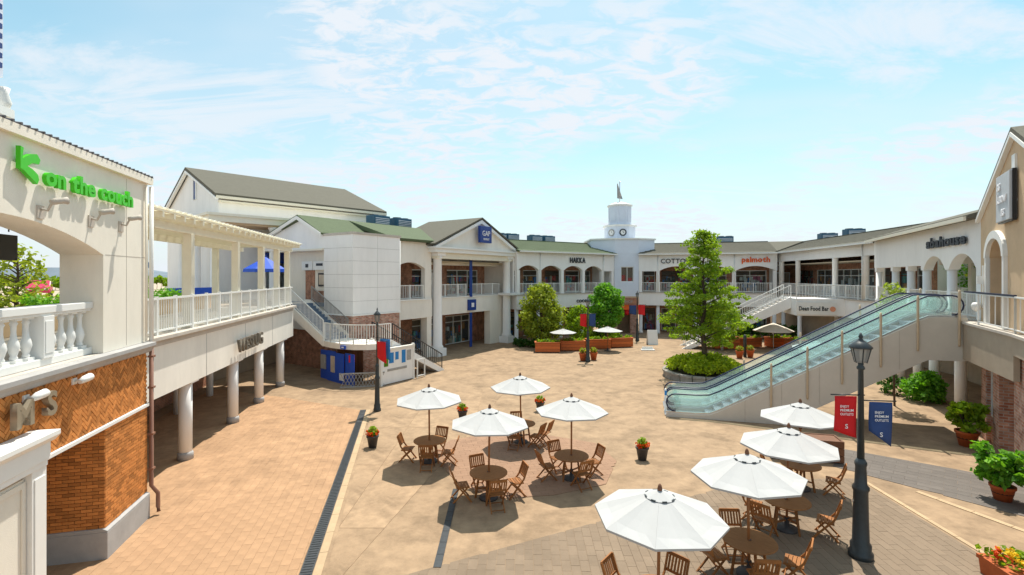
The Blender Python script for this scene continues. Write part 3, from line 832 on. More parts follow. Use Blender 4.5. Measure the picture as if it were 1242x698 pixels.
for i,(x0,x1,dr) in enumerate(((.4,3.2,0),(4.2,6.9,0),(7.4,8.8,1),(9.6,12.4,0),(13.2,15.0,1))):
    window(wk, x0, x1, .05 if dr else .55, 2.35, 4.6, 2 if dr else 3, 'white_paint', bool(dr), goods=3, seed=i)
lsg = sign('grey metal capitals on the cream fascia of the walkway', wpt(6.4,0,3.0), WR)
letters('WESLUG', .74, .09, M['dark_bronze'], lsg, .0, -.16, .08, width=3.1, bold=.02)

# hedges, shrubs, car, awnings seen between the walkway posts
rl_ = random.Random(11)
def hedge(name, label, p0, p1, wd, z0, h, mat_, n, size, cat='hedge', group=None):
    p0 = Vector(p0); p1 = Vector(p1); ln = (p1-p0).length
    t = thing(name, label, cat, ((p0+p1)/2).to_tuple()[:2] + (z0,), math.atan2((p1-p0).y, (p1-p0).x), group)
    mb = MB()
    for k in range(n):
        c = (rl_.uniform(-ln/2,ln/2), rl_.uniform(-wd/2,wd/2)*.8, h*rl_.uniform(.25,.85))
        leaf_cloud(mb, c, (.22,.2,.18), 14, size, rl_)
    part('foliage', mb, mat_, t, kind='stuff', fix=False)
    st = MB()
    for k in range(max(2,int(ln/.5))):
        x = -ln/2 + (k+.5)*ln/max(2,int(ln/.5)); st.tube([(x,0,0),(x+.05,.03,h*.6)], [.03,.015], 5)
    part('stem', st, M['bark'], t)
    return t
hedge('hedge', 'clipped green hedge seen behind the walkway railing', wpt(4.0,5.6), wpt(15,5.4), .9, 4.40, 1.25, M['leaf_bright'], 240, .15)
hedge('hedge', 'loose yellow-green shrubs seen through the arched balcony of the left shop', (-15.6,18.6,0), (-25,19.6,0), 1.2, 4.40, 1.2, M['leaf_yellow'], 260, .17)
hedge('hedge', 'grassy light green mound of shrubs far beyond the walkway', (-86,60,0), (-32,66,0), 5, 4.40, 1.9, M['leaf_hedge'], 620, .6)
def small_tree(label, loc, h, rx, mat_, n, size, seed, name='tree', cat='tree', group=None, base=.3, trunk_r=.09, trunkmat='bark', shape=1.0, clumps=26, cr=.42):
    rr = random.Random(seed)
    t = thing(name, label, cat, loc, rr.uniform(0,6), group)
    tk = MB(); 
    tk.tube([(0,0,0),(.03,.02,h*.3),(-.03,.03,h*.6),(.0,.0,h*.9)], [trunk_r,trunk_r*.8,trunk_r*.5,trunk_r*.15], 8)
    mb = MB()
    for k in range(clumps):
        f = (k+.5)/clumps
        z = h*(base + (1-base)*f*.96)
        prof = (math.sin(PI*min(1,max(0,.12+.88*f)))**.6 if shape < 1.5 else (1-f)**.75*.97+.06)
        a = k*2.4 + rr.uniform(-.5,.5); q = rx*prof*rr.uniform(.45,.88)
        c = (q*math.cos(a), q*math.sin(a), z)
        tk.tube([(0,0,z-h*.10),(c[0]*.5,c[1]*.5,z-h*.03),(c[0]*.95,c[1]*.95,z)], [trunk_r*.35,trunk_r*.22,.008], 5)
        r_ = rx*cr*rr.uniform(.75,1.15)
        leaf_cloud(mb, c, (r_,r_,r_*.72), n//clumps, size, rr)
    part('trunk', tk, M[trunkmat], t)
    part('crown', mb, mat_, t, kind='stuff', fix=False)
    return t
small_tree('young yellow-green tree seen through the arched balcony of the left shop', (-19.9,19.9,4.4), 3.0, 1.1, M['leaf_yellow'], 700, .2, 5)
# pink car parked on the terrace
car = thing('parked_car', 'small pink car parked on the terrace, seen through the balcony arch', 'car', (-42.6,44.6,4.40), rad(-50))
cb = MB(); cb.ext([(-1.8,.3),(-1.75,.75),(-1.3,.92),(-.9,1.38),(.5,1.42),(1.1,.95),(1.7,.82),(1.85,.5),(1.8,.3)], -.8, .8, 'xzy'); part('body', cb, M['pink_car'], car, bevel=.08)
cb = MB(); cb.ext([(-1.15,.95),(-.82,1.32),(.44,1.35),(.95,.95)], -.815, .815, 'xzy'); part('side_window', cb, M['black'], car)
for x in (-1.15,1.15):
    for y in (-.72,.72):
        wl = MB(); wl.lathe([(.3,-.1),(.3,.1)], 14); part('wheel', wl, M['tyre'], car, (x,y,.3), (PI/2,0,0))
for y in (-.55,.55):
    hl = MB(); hl.box(1.78,y-.14,.6,1.86,y+.14,.72); part('headlight', hl, M['white_letter'], car)

# ================================================================== GABLED WHITE HALL BEHIND THE WALKWAY
hu = Vector((.681,.732,0)); HR = math.atan2(.732,.681)
hall = thing('gabled_hall', 'white hall with brown gable roof and blue louvre behind the walkway', 'building', (-21.06,35.5,0), HR)
def hp(n, mb, m, **k): return part(n, mb, M[m], hall, **k)
# local x along the eave (away, right), local y to the left-back
w_ = MB(); w_.box(0,.0,4.4,13.3,14.2,12.0); hp('wall', w_, 'white')
g = MB(); g.ext([(0,12.0),(14.2,12.0),(7.1,14.75)], .0, 13.3, 'yzx'); hp('gable', g, 'white')
rf = MB()
rf.ext([(-.5,11.86),(7.1,14.82),(7.1,15.02),(-.5,12.06)], -.35, 13.6, 'yzx'); rf.ext([(14.7,11.86),(7.1,14.82),(7.1,15.02),(14.7,12.06)], -.35, 13.6, 'yzx'); hp('roof', rf, 'brown_roof')
rk = MB(); rk.ext([(-.5,11.80),(7.1,14.76),(14.7,11.80),(14.7,11.62),(7.1,14.56),(-.5,11.62)], -.36, -.16, 'yzx'); hp('bargeboard', rk, 'white_paint')
ev = MB(); ev.box(-.3,-.52,11.72,13.6,-.38,11.92); ev.box(-.05,-.38,11.5,13.4,-.0,11.62); hp('eave_board', ev, 'pergola')
lv = MB(); lv.box(-.06,5.35,12.3,0,5.85,13.95); hp('louvre', lv, 'blue_paint')
lv = MB(); lv.box(-.10,5.85,12.25,0,6.0,14.0); lv.box(-.09,5.2,12.25,0,5.35,14.0); hp('louvre_frame', lv, 'white_paint')
# porch canopy wrapped round the corner, with shallow arch-like crown, and its columns
cn = MB(); cn.ext([(-1.4,-2.8),(10,-2.8),(10,0),(0,0),(0,9),(-1.4,9)], 9.85, 10.25, 'xyz'); cn.ext([(-1.55,-2.95),(10,-2.95),(10,-2.6),(-1.2,-2.6),(-1.2,9),(-1.55,9)], 10.25, 10.42, 'xyz'); hp('porch_canopy', cn, 'pergola')
cs = MB(); cs.ext([(-1.2,-2.6),(9.8,-2.6),(9.8,-.02),(-.02,-.02),(-.02,8.8),(-1.2,8.8)], 9.72, 9.85, 'xyz'); hp('porch_soffit', cs, 'tan')
for x,y in ((-.9,-2.3),(2.9,-2.3),(6.6,-2.3),(9.4,-2.3),(-.9,1.8),(-.9,5.5)):
    c = MB(); c.lathe([(.36,4.4),(.36,5.0),(.28,5.05),(.25,9.5),(.34,9.6),(.34,9.72)], 16, (x,y,0)); hp('column', c, 'white')
for i,x in enumerate((1.4,4.2,7.0,9.8)):
    if i < 1: continue
    window(hall, x-1, x+1, 4.45, 7.3, -.03, 2, 'grey_stone', True)
    a = MB(); a.ext([(-.05,8.0),(-1.3,7.35),(-1.3,7.15),(-1.26,7.15),(-.05,7.75)], x-1.1, x+1.1, 'yzx'); hp('awning', a, 'bright_blue')
# blue parasols and a pale bush on the terrace
bp = thing('parasol', 'large bright blue parasol on the terrace behind the walkway', 'parasol', (-15.9,31.9,4.40))
c = MB(); c.lathe([(.03,0),(.03,2.7)], 8); part('pole', c, M['white_paint'], bp)
c = MB(); c.lathe([(1.35,2.05),(1.3,2.25),(.05,3.0),(.02,3.02)], 8, smooth=False); part('canopy', c, M['bright_blue'], bp)
bb = thing('terrace_banner', 'low bright blue fabric barrier on the terrace behind the hedge', 'barrier', (-19.0,29.5,4.40), rad(70))
c = MB(); c.box(-1.6,-.04,.15,1.6,.04,1.1); part('fabric', c, M['bright_blue'], bb)
c = MB(); c.bar((-1.6,0,0),(-1.6,0,1.2),.06); c.bar((1.6,0,0),(1.6,0,1.2),.06); part('post', c, M['white_paint'], bb)
bk_ = thing('kiosk', 'small kiosk with a light blue top far beyond the walkway posts', 'kiosk', (-24.9,31.5,4.40), rad(60))
c = MB(); c.box(-1,-1,0,1,1,2.3); part('body', c, M['white'], bk_)
c = MB(); c.ext([(-1.2,2.3),(1.2,2.3),(1.2,2.6),(0,3.1),(-1.2,2.6)], -1.2, 1.2, 'xzy'); part('roof', c, M['sky_blue'], bk_)
c = MB(); c.box(-.8,-1.05,.9,.8,-1.0,1.8); part('hatch', c, M['black'], bk_)
small_tree('pale silvery bush on the terrace behind the hedge', (-21.6,28.3,4.40), 1.6, .8, M['petal_white'], 260, .16, 77, name='bush', cat='bush', clumps=14)

# ================================================================== LEFT WING (panelled corner, stairs, blue-sign front)
BD = Vector((.557,.831,0)); BN = Vector((.831,-.557,0)); B0 = Vector((-9.84,30.6,0)); BR = math.atan2(.831,.557)
def bpt(x,y,z=0): return B0 + BD*x - BN*y + Vector((0,0,z))
wing = thing('shop_wing', 'left wing with panelled white corner, green roof and pillared pediment front', 'building', B0, BR)
def bp_(n, mb, m, **k): return part(n, mb, M[m] if isinstance(m, str) else m, wing, **k)
# panelled corner volume: core + cladding panels one by one
c = MB(); c.box(.03,.03,3.78,3.87,2.9,8.80); bp_('corner_core', c, 'grey_stone')
pn = [3.80,4.62,5.46,6.30,7.14,7.98,8.84]
for i in range(6):
    z0, z1 = pn[i]+.008, pn[i+1]-.008
    for a,b in ((0,1.94),(1.96,3.9)):
        p = MB(); p.box(a,0,z0,b,.03,z1); bp_('cladding_panel', p, 'white')
    for a,b in ((.03,1.45),(1.47,2.9)):
        p = MB(); p.box(0,a,z0,.03,b,z1); bp_('cladding_panel', p, 'white')
c = MB(); c.box(.04,.04,0,3.86,2.9,3.72); bp_('corner_brickwork', c, 'mixed_brick')
c = MB(); c.box(-.04,-.04,3.70,3.94,2.9,3.80); bp_('corner_band', c, 'white_paint')
c = MB(); c.box(-.05,-.05,8.80,3.95,2.95,8.95); bp_('corner_coping', c, 'ledge')
c = MB(); c.tube([(3.98,.1,8.6),(3.98,.1,.1)], .05, 8); bp_('downpipe', c, 'white_paint')
# gable end over the upper entrance
c = MB(); c.ext([(2.92,8.0),(10.4,8.0),(10.4,8.6),(5.6,10.12),(2.92,8.86)], .02, .5, 'yzx'); bp_('end_gable', c, 'white')
c = MB(); c.box(-.12,2.92,7.88,.58,8.4,8.0); bp_('entrance_lintel', c, 'pergola')
c = MB(); c.box(.6,2.9,4.4,.85,8.4,7.98); bp_('entrance_wall', c, 'cream_warm')
c = MB(); c.box(.54,4.72,4.4,.6,5.72,6.58); bp_('door', c, 'brown_brick')
c = MB(); c.box(.50,2.95,4.4,.56,4.70,5.2); bp_('brick_base', c, 'brown_brick')
c = MB(); c.box(.54,3.36,5.5,.6,4.3,6.4); bp_('picture_frame', c, 'black')
c = MB(); c.box(.52,3.48,5.62,.54,4.18,6.28); bp_('picture', c, 'interior_light')
c = MB(); c.box(.40,4.75,6.6,.6,5.95,7.2); bp_('sign_panel', c, 'white_paint')
c = MB(); c.box(.40,3.35,6.6,.6,4.65,7.2); bp_('sign_panel', c, 'white_paint')
c = MB(); c.box(.38,5.2,6.78,.40,5.5,7.02); bp_('sign_mark', c, 'dark_letter')
c = MB(); c.box(.38,3.6,6.88,.40,4.3,7.05); bp_('sign_mark', c, 'dark_letter')
c = MB(); c.box(.0,2.92,4.2,.6,8.4,4.42); bp_('entrance_floor', c, 'stair')
c = MB(); c.box(.4,2.95,0,2.5,8.2,2.55); bp_('entrance_base', c, 'brown_brick')
c = MB(); c.box(.1,2.95,2.55,2.5,8.2,4.2); bp_('entrance_base_wall', c, 'cream_warm')
# main roof (green) along the wing
rf = MB()
rf.ext([(2.92,8.90),(5.6,10.18),(5.6,10.36),(2.92,9.02)], -.2, 4.0, 'yzx')
rf.ext([(.75,8.70),(5.6,9.98),(5.6,10.358),(.7,8.88)], 4.0, 19.3, 'yzx')
rf.ext([(10.6,8.6),(5.6,9.96),(5.6,10.358),(10.6,8.78)], -.2, 19.3, 'yzx')
bp_('roof', rf, 'green_roof')
c = MB(); c.ext([(2.94,9.0),(5.6,10.28),(10.5,8.72),(10.5,8.5),(5.6,10.04),(2.94,8.78)], -.24, -.06, 'yzx'); bp_('bargeboard', c, 'white_paint')
c = MB(); c.box(3.86,2.9,8.7,4.0,5.4,8.95); bp_('roof_upstand', c, 'white')
# wall behind, between corner and pediment, with one arched bay
def rail(parent, x0, x1, y, z0=4.44, h=1.08, m='white_paint', step=.16, name='railing'):
    r = MB(); r.box(x0,y-.03,z0+h-.05,x1,y+.03,z0+h); r.box(x0,y-.025,z0+.10,x1,y+.025,z0+.14)
    n = max(2,int((x1-x0)/step))
    for k in range(n+1):
        x = x0 + (x1-x0)*k/n; r.box(x-.014,y-.014,z0+.14,x+.014,y+.014,z0+h-.05)
    for k in range(int((x1-x0)/1.6)+2):
        x = min(x0 + k*1.6, x1-.03); r.box(x-.035,y-.035,z0,x+.035,y+.035,z0+h+.02)
    return part(name, r, M[m], parent)
u = MB(); u.arch(4.5,7.5,1.12,1.5,6.75,7.2,8.72,16); u.box(4.0,1.12,4.44,4.5,1.5,8.72); u.box(7.5,1.12,4.44,8.2,1.5,8.72)
u.box(8.2,2.3,7.1,18.9,2.6,8.72); bp_('upper_wall', u, 'cream')
c = MB(); c.box(4.0,1.05,3.05,8.2,4.2,4.44); c.box(8.2,1.55,3.05,19.2,4.2,4.44); bp_('balcony_slab', c, 'cream')
c = MB(); c.box(4.0,.97,4.40,8.05,1.05,4.50); c.box(8.2,1.47,4.40,18.6,1.55,4.50); bp_('deck_edge', c, 'white_paint')
rail(wing, 4.5, 7.5, 1.3); rail(wing, 8.9, 13.2, 1.75); rail(wing, 13.8, 18.1, 1.75)
# pediment front: big pillars, entablature, gable, its own roof
for x in (8.75,18.25):
    c = MB(); c.box(x-.5,.5,0,x+.5,1.5,.6); c.lathe([(.46,.6),(.46,.75),(.38,.85),(.34,7.5),(.42,7.62),(.42,7.75)], 20, (x,1.0,0)); c.box(x-.46,.54,7.75,x+.46,1.46,8.02); bp_('pillar', c, 'white')
c = MB(); c.box(17.55,.1,4.42,19.9,1.5,4.62); bp_('balcony_ledge', c, 'white_paint')
c = MB(); c.box(16.4,1.56,0,17.1,2.2,3.05); c.box(17.1,1.56,0,19.1,2.4,3.05); bp_('ground_pier', c, 'cream_warm')
c = MB(); c.box(4.0,1.1,0,4.25,1.7,3.05); c.box(7.7,1.1,0,8.2,1.7,3.05); bp_('ground_pier', c, 'cream')
c = MB(); c.box(8.3,.62,7.55,18.7,1.38,8.02); bp_('architrave', c, 'pergola')
c = MB(); c.box(7.85,.35,8.02,19.15,1.5,8.32); c.box(7.7,.2,8.32,19.3,1.5,8.45); bp_('cornice', c, 'white_paint')
c = MB(); c.ext([(8.0,8.45),(19.0,8.45),(13.5,10.75)], .55, 1.2, 'xzy'); bp_('pediment', c, 'cream')
c = MB(); c.ext([(7.7,8.45),(13.5,10.95),(19.3,8.45),(18.75,8.45),(13.5,10.66),(8.25,8.45)], .25, .6, 'xzy'); bp_('raking_cornice', c, 'white_paint')
c = MB(); c.ext([(7.6,8.55),(13.5,11.02),(19.4,8.55),(19.4,8.67),(13.5,11.16),(7.6,8.67)], .2, 6.4, 'xzy'); bp_('pediment_roof', c, 'brown_roof')
# interiors and shopfronts
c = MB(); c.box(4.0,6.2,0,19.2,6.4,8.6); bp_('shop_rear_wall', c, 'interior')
c = MB(); c.box(4.0,4.2,6.75,19.2,4.45,8.6); 
for x0,x1 in ((4.0,4.4),(7.3,9.2),(12.9,13.5),(18.0,19.2)): c.box(x0,4.2,4.44,x1,4.45,6.75)
bp_('upper_shop_wall', c, 'brown_brick')
c = MB(); c.box(4.0,4.2,2.6,19.2,4.45,3.05)
for x0,x1 in ((4.0,4.4),(7.3,9.2),(12.6,13.3),(16.8,19.2)): c.box(x0,4.2,0,x1,4.45,2.6)
bp_('lower_shop_wall', c, 'brown_brick')
c = MB(); c.box(4.0,4.45,4.2,19.2,6.2,4.44); bp_('shop_floor', c, 'interior_light')
c = MB(); c.box(4.0,1.5,7.3,19.2,4.2,7.4); bp_('gallery_ceiling', c, 'soffit')
c = MB(); c.box(19.05,1.6,4.45,19.18,4.19,7.3); bp_('gallery_end_wall', c, 'cream')
c = MB(); c.box(19.05,4.46,.02,19.18,6.19,8.5); bp_('end_wall', c, 'cream')
for i,(x0,x1) in enumerate(((4.4,7.3),(9.2,12.9),(13.5,18.0))): window(wing, x0, x1, 4.5, 6.75, 4.32, 3, 'white_paint', goods=12, seed=20+i)
for i,(x0,x1) in enumerate(((4.4,7.3),(9.2,12.6),(13.3,16.8))): window(wing, x0, x1, .05, 2.6, 4.32, 3, 'white_paint', goods=9, seed=30+i)
d_ = MB(); d_.box(10.2,4.1,4.46,11.6,4.2,6.5); bp_('white_door_surround', d_, 'white_paint')
# blue square sign, vertical blue banner, small blue sign
gsn = sign('big square blue sign with white letters on the pediment', bpt(12.85,.12,9.0), BR)
c = MB(); c.box(-.05,-.22,0,1.55,.03,1.4); part('sign_board', c, M['sign_blue'], gsn, bevel=.02)
letters('GAP', .62, .03, M['white_letter'], gsn, .22, -.24, .58, width=1.05, bold=-.002)
letters('OUTLET', .24, .03, M['white_letter'], gsn, .34, -.24, .22, width=.82)
vb = thing('vertical_banner', 'tall navy fabric strip hanging between the pillars of the pediment front', 'banner', bpt(13.5,1.5,2.0), BR)
c = MB(); c.box(-.18,-.05,2.4,.18,0,5.55); part('cloth', c, M['sign_blue'], vb)
c = MB(); c.box(-.16,-.04,-1.9,.16,0,1.05); part('cloth', c, M['sign_blue'], vb)
ssn = sign('small square navy sign with white mark under the balcony edge', bpt(13.1,1.4,3.25), BR)
c = MB(); c.box(0,-.08,0,.95,.14,.92); part('sign_board', c, M['sign_blue'], ssn)
c = MB(); c.lathe([(.2,0),(.2,.02)], 8, (.47,-.10,.46)); part('emblem', MB().box(.3,-.1,.28,.64,-.08,.64), M['white_letter'], ssn)

# stairs: flight from terrace to landing, landing, flight to the plaza
st = thing('staircase', 'outdoor stair with blue-grey treads and white railings turning at a landing', 'staircase', B0, BR)
ZL = 2.35
land = [(-.9,-3.3),(.15,-3.3),(.15,-1.5),(0.0,-.06),(-.06,.5),(-1.75,.5),(-1.95,-.4),(-2.0,-1.3),(-1.8,-2.3),(-1.4,-2.95)]
c = MB(); c.ext(land, ZL-.32, ZL, 'xyz'); part('landing', c, M['cream'], st)
n1 = 12
trd = MB(); trd.box(-1.60,0,-.17,-.10,.32,0); tme_ = trd.mesh('tread', M['stair'])
for k in range(n1): put('tread', tme_, st, (0,.5+k*.31,ZL+(k+1)*(4.42-ZL)/n1-.004))
for x in (-1.78,-.02):
    c = MB(); c.ext([(.4,ZL-.32),(.4,ZL+.25),(4.3,4.62),(4.9,4.62),(4.9,4.0),(4.3,4.0)], x-.08, x+.08, 'yzx'); part('stringer', c, M['cream'], st)
c = MB(); c.box(-1.8,4.22,4.1,-.02,5.6,4.41); part('top_landing', c, M['cream'], st)
n2 = 13
trd = MB(); trd.box(0,-3.2,-.16,.33,-1.6,0); tme_ = trd.mesh('tread', M['ledge'])
for k in range(n2): put('tread', tme_, st, (.16+k*.32,0,ZL-(k+1)*ZL/(n2+1)))
for y in (-3.28,-1.52):
    c = MB(); c.ext([(.15,ZL-.32),(.15,ZL+.12),(4.55,.0+.12),(4.7,0.0),(4.1,0)], y-.07, y+.07, 'xzy'); part('stringer', c, M['white'], st)
def path_rail(parent, pts, h=1.0, step=.15, m='white_paint', top=.05, name='railing'):
    r = MB()
    for p,q in zip(pts[:-1], pts[1:]):
        p = Vector(p); q = Vector(q); ln = (q-p).length
        r.bar(p+Vector((0,0,h)), q+Vector((0,0,h)), top, top)
        r.bar(p+Vector((0,0,.12)), q+Vector((0,0,.12)), .035, .035)
        n = max(1,int(ln/step))
        for k in range(n+1):
            a = p + (q-p)*k/n; s_ = .05 if k in (0,n) else .024
            r.bar(a+Vector((0,0,-.05 if k in (0,n) else .12)), a+Vector((0,0,h+.0)), s_)
    return part(name, r, M[m], parent)
path_rail(st, [(-1.78,4.2,4.62),(-1.78,.45,ZL+.28)], .95)
path_rail(st, [(-1.72,.42,ZL),(-1.9,-.4,ZL),(-1.95,-1.3,ZL),(-1.75,-2.25,ZL),(-1.35,-2.9,ZL),(-.85,-3.24,ZL),(.1,-3.26,ZL)], 1.08)
path_rail(st, [(-.02,4.2,4.62),(-.02,.45,ZL+.28)], .9, m='lattice')
path_rail(st, [(.2,-3.28,ZL+.12),(4.5,-3.28,.12)], .95, .2, 'black')
path_rail(st, [(.2,-1.52,ZL+.12),(4.5,-1.52,.12)], .95, .2, 'black')
bsn = sign('tiny blue plate on the edge of the stair landing', bpt(-1.93,-1.7,2.06), BR-PI/2)
c = MB(); c.box(-.22,-.12,0,.22,-.06,.2); part('sign_board', c, M['bright_blue'], bsn)
c = MB(); c.box(-.1,-.13,.06,.1,-.12,.14); part('emblem', c, M['white_letter'], bsn)
# supports and clutter under the stair
c = MB(); c.box(-.4,-3.2,0,-.15,-2.95,ZL-.32); part('support', c, M['cream'], st)
bw = thing('timber_screen', 'brown timber screen wall under the stair landing', 'screen', bpt(-.9,-.9), BR+rad(-75))
for k in range(9):
    c = MB(); c.box(-.9+k*.2,-.03,0.0,-.9+k*.2+.19,.03,1.85); part('plank', c, M['dark_wood'], bw)
hd = thing('hoarding', 'bright blue curved hoarding with pasted pictures under the stair', 'hoarding', (-10.35,28.9,0), math.atan2(-2.5,2.8))
for k in range(4):
    c = MB(); x = -1.9 + k*.95
    c.box(x,.05*(k-1.5)**2,0,x+.945,.05*(k-1.5)**2+.05,1.72+.06*(k%2)); part('panel', c, M['bright_blue'], hd)
c = MB(); c.box(-1.75,.02,.6,-1.2,.10,1.45); part('picture', c, M['lattice'], hd)
c = MB(); c.box(-.45,-.03,.55,.0,.0,1.5); part('picture', c, M['interior_light'], hd)
c = MB(); c.box(.55,-.03,.2,1.0,.0,.6); part('picture', c, M['white_letter'], hd)
lf = thing('lattice_fence', 'low grey lattice fence beside the blue hoarding', 'fence', (-8.5,27.6,0), math.atan2(.25,1.0))
c = MB()
for k in range(12):
    x = -1.0 + k*.18; c.bar((x,0,.05),(x+.35,0,.75),.03); c.bar((x+.35,.03,.05),(x,.03,.75),.03)
part('lattice', c, M['lattice'], lf)
c = MB(); c.box(-1.05,-.03,.74,1.35,.06,.80); c.box(-1.05,-.03,0,1.35,.06,.06); part('rail', c, M['lattice'], lf)
rb = thing('pillar_box', 'small red box on a post under the stair landing', 'box', (-9.1,28.1,0))
c = MB(); c.lathe([(.04,0),(.04,1.3)], 8); part('post', c, M['white_paint'], rb)
c = MB(); c.box(-.14,-.12,1.3,.14,.12,1.7); part('body', c, M['red_cloth'], rb)
nb = thing('notice_board', 'white enclosure panel with colourful leaflets at the foot of the stair', 'notice board', bpt(-1.0,-3.6), BR)
c = MB(); c.box(.12,-.04,.05,2.5,.04,1.95); part('board', c, M['white'], nb)
for x in (0,2.5):
    c = MB(); c.box(x,-.08,0,x+.12,.08,2.15); part('post', c, M['white_paint'], nb)
c = MB(); c.box(0,-.1,1.95,2.62,.1,2.08); part('top_rail', c, M['cream'], nb)
for i,(x,z,wd,hh,m_) in enumerate(((.25,1.05,.3,.75,'leaf_bright'),(.62,1.2,.35,.6,'sky_blue'),(1.1,1.35,.25,.45,'sky_blue'),(1.6,1.1,.3,.75,'sky_blue'),(2.0,1.2,.35,.6,'lattice'),(.5,.75,1.5,.14,'lattice'))):
    c = MB(); c.box(x,-.055,z,x+wd,-.042,z+hh); part('leaflet', c, M[m_], nb)
wf = thing('display_frame', 'empty white display frame beside the stair foot', 'frame', bpt(1.75,-3.75), BR)
for x in (0,.62):
    c = MB(); c.box(x,-.03,0,x+.06,.03,1.15); part('post', c, M['white_paint'], wf)
c = MB(); c.box(.06,-.03,1.09,.62,.03,1.15); c.box(.06,-.03,.1,.62,.03,.16); part('rail', c, M['white_paint'], wf)

# ================================================================== CURVED GALLERIES AT THE FAR END
def gallery(label, p0, p1, bays, roof, mit=(0,0), ze=8.5, zsp=6.75, zcr=7.22, group=None, seed=0, wallm='white', flat=False, cols=None):
    p0 = Vector((*p0,0)); p1 = Vector((*p1,0)); ln = (p1-p0).length
    g = thing('gallery_building', label, 'building', p0, math.atan2((p1-p0).y, (p1-p0).x), group)
    P = lambda n, mb, m: part(n, mb, M[m] if isinstance(m, str) else m, g)
    u = MB(); piers = []
    x = 0
    for i,(kind, wd) in enumerate(bays):
        x1 = x + wd
        pw = .17
        if kind == 'arch': u.arch(x+pw,x1-pw,0,.4,zsp,zcr,ze,14); u.box(x,0,zsp,x+pw,.4,ze); u.box(x1-pw,0,zsp,x1,.4,ze)
        elif kind == 'rect': u.box(x,0,zsp-.05,x1,.4,ze)
        elif kind == 'flat': u.box(x,0,7.65,x1,.4,ze)
        piers.append((x, kind)); x = x1
    P('upper_wall', u, wallm)
    edges = [0]
    for k,wd in bays: edges.append(edges[-1]+wd)
    for i,x in enumerate(edges):
        x = min(max(x,.2), ln-.2)
        top = zsp if bays[min(i,len(bays)-1)][0] != 'flat' else 7.65
        c = MB()
        if flat: c.lathe([(.21,4.46),(.21,top-.1),(.26,top)], 14, (x,.2,0))
        else: c.box(x-.17,.02,4.46,x+.17,.38,top)
        P('upper_column', c, wallm)
        c = MB(); c.lathe([(.24,0),(.24,.2),(.19,.22),(.19,3.05)], 14, (x,.35,0)); P('ground_column', c, wallm)
    c = MB(); c.box(0,-.02,3.05,ln,3.4,4.40); P('balcony_slab', c, wallm)
    c = MB(); c.box(0,-.12,4.38,ln,.42,4.46); P('deck_edge', c, 'ledge')
    for i in range(len(bays)): rail(g, edges[i]+.2, edges[i+1]-.2, .1, 4.46, 1.05)
    c = MB(); c.box(0,3.3,6.8,ln,3.55,ze); c.box(0,3.3,2.55,ln,3.55,3.05)
    for x in edges:
        a = max(x-.35,0); b = min(x+.35,ln); c.box(a,3.3,4.46,b,3.55,6.8); c.box(a,3.3,0,b,3.55,2.55)
    P('shop_wall', c, 'brown_brick')
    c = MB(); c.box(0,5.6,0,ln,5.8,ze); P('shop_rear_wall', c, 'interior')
    c = MB(); c.box(0,3.4,4.2,ln,5.6,4.46); P('shop_floor', c, 'interior_light')
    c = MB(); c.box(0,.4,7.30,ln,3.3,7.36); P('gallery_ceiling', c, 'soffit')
    for i in range(len(bays)):
        a, b = edges[i]+.35, edges[i+1]-.35
        if b-a < .3: continue
        window(g, a, b, 4.5, 6.8, 3.42, max(1,int((b-a)/1.1)), 'white_paint' if (seed+i) % 3 else 'dark_wood', goods=10, seed=seed+i)
        window(g, a, b, .05, 2.55, 3.42, max(1,int((b-a)/1.1)), 'white_paint' if i % 2 else 'black', goods=7, seed=seed+50+i)
    # roof with mitred ends
    prof = [(-.45,ze-.02),(-.45,ze+.10),(4.2,ze+1.42),(5.2,ze+1.0),(9,ze+1.0),(9,ze-.02)]
    vs = [(-y*mit[0], y, z) for y,z in prof] + [(ln+y*mit[1], y, z) for y,z in prof]
    n = len(prof)
    r = MB(); r.add(vs, [tuple(range(n)), tuple(range(n,2*n))] + [(i,(i+1)%n,n+(i+1)%n,n+i) for i in range(n)]); P('roof', r, roof)
    c = MB(); c.box(0,-.58,ze-.06,ln,-.46,ze+.07); P('gutter', c, 'white_paint')
    c = MB(); c.box(.1,4.02,ze+1.36,ln-.1,4.38,ze+1.47); P('ridge_cap', c, roof)
    for q in range(1,9):
        yy = -.45+q*.5; zz = ze+.10+(yy+.45)/4.65*1.32
        c = MB(); c.box(.02-min(0,0),yy,zz-.03,ln-.02,yy+.05,zz+.035); P('shingle_course', c, roof)
    for x in (edges[1], edges[-2]):
        c = MB(); c.tube([(x,-.05,ze-.06),(x,-.05,4.47)], .045, 8); P('downpipe', c, 'white_paint')
    # end walls close the shops
    if not flat:
        c = MB(); c.box(-.12,.42,4.47,0,3.28,ze-.05); P('gallery_end_wall', c, wallm)
        c = MB(); c.box(ln-.12,.42,4.47,ln-.01,3.28,ze-.05); P('gallery_end_wall', c, wallm)
    if flat:
        c = MB(); c.box(-.3,.2,4.46,0,3.4,8.4); P('gallery_end_wall', c, 'brown_brick')
        c = MB(); c.box(0,1.0,4.5,.05,2.6,6.6); P('end_door', c, 'white_paint')
        c = MB(); c.box(.05,1.1,4.6,.07,2.5,6.5); P('end_pane', c, 'interior_light')
    for x in (0, ln-.1):
        c = MB(); c.box(x,3.56,0,x+.1,5.6,ze-.02); P('end_wall', c, wallm)
    return g, p0, (p1-p0).normalized(), ln
gl, gl0, gld, gll = gallery('far left gallery with four arches and green roof beside the clock tower', (.45,46.2), (11.05,53.5),
    [('arch',2.75),('arch',2.85),('arch',2.85),('arch',2.75),('rect',1.67)], 'green_roof', (-.2,.0), seed=100)
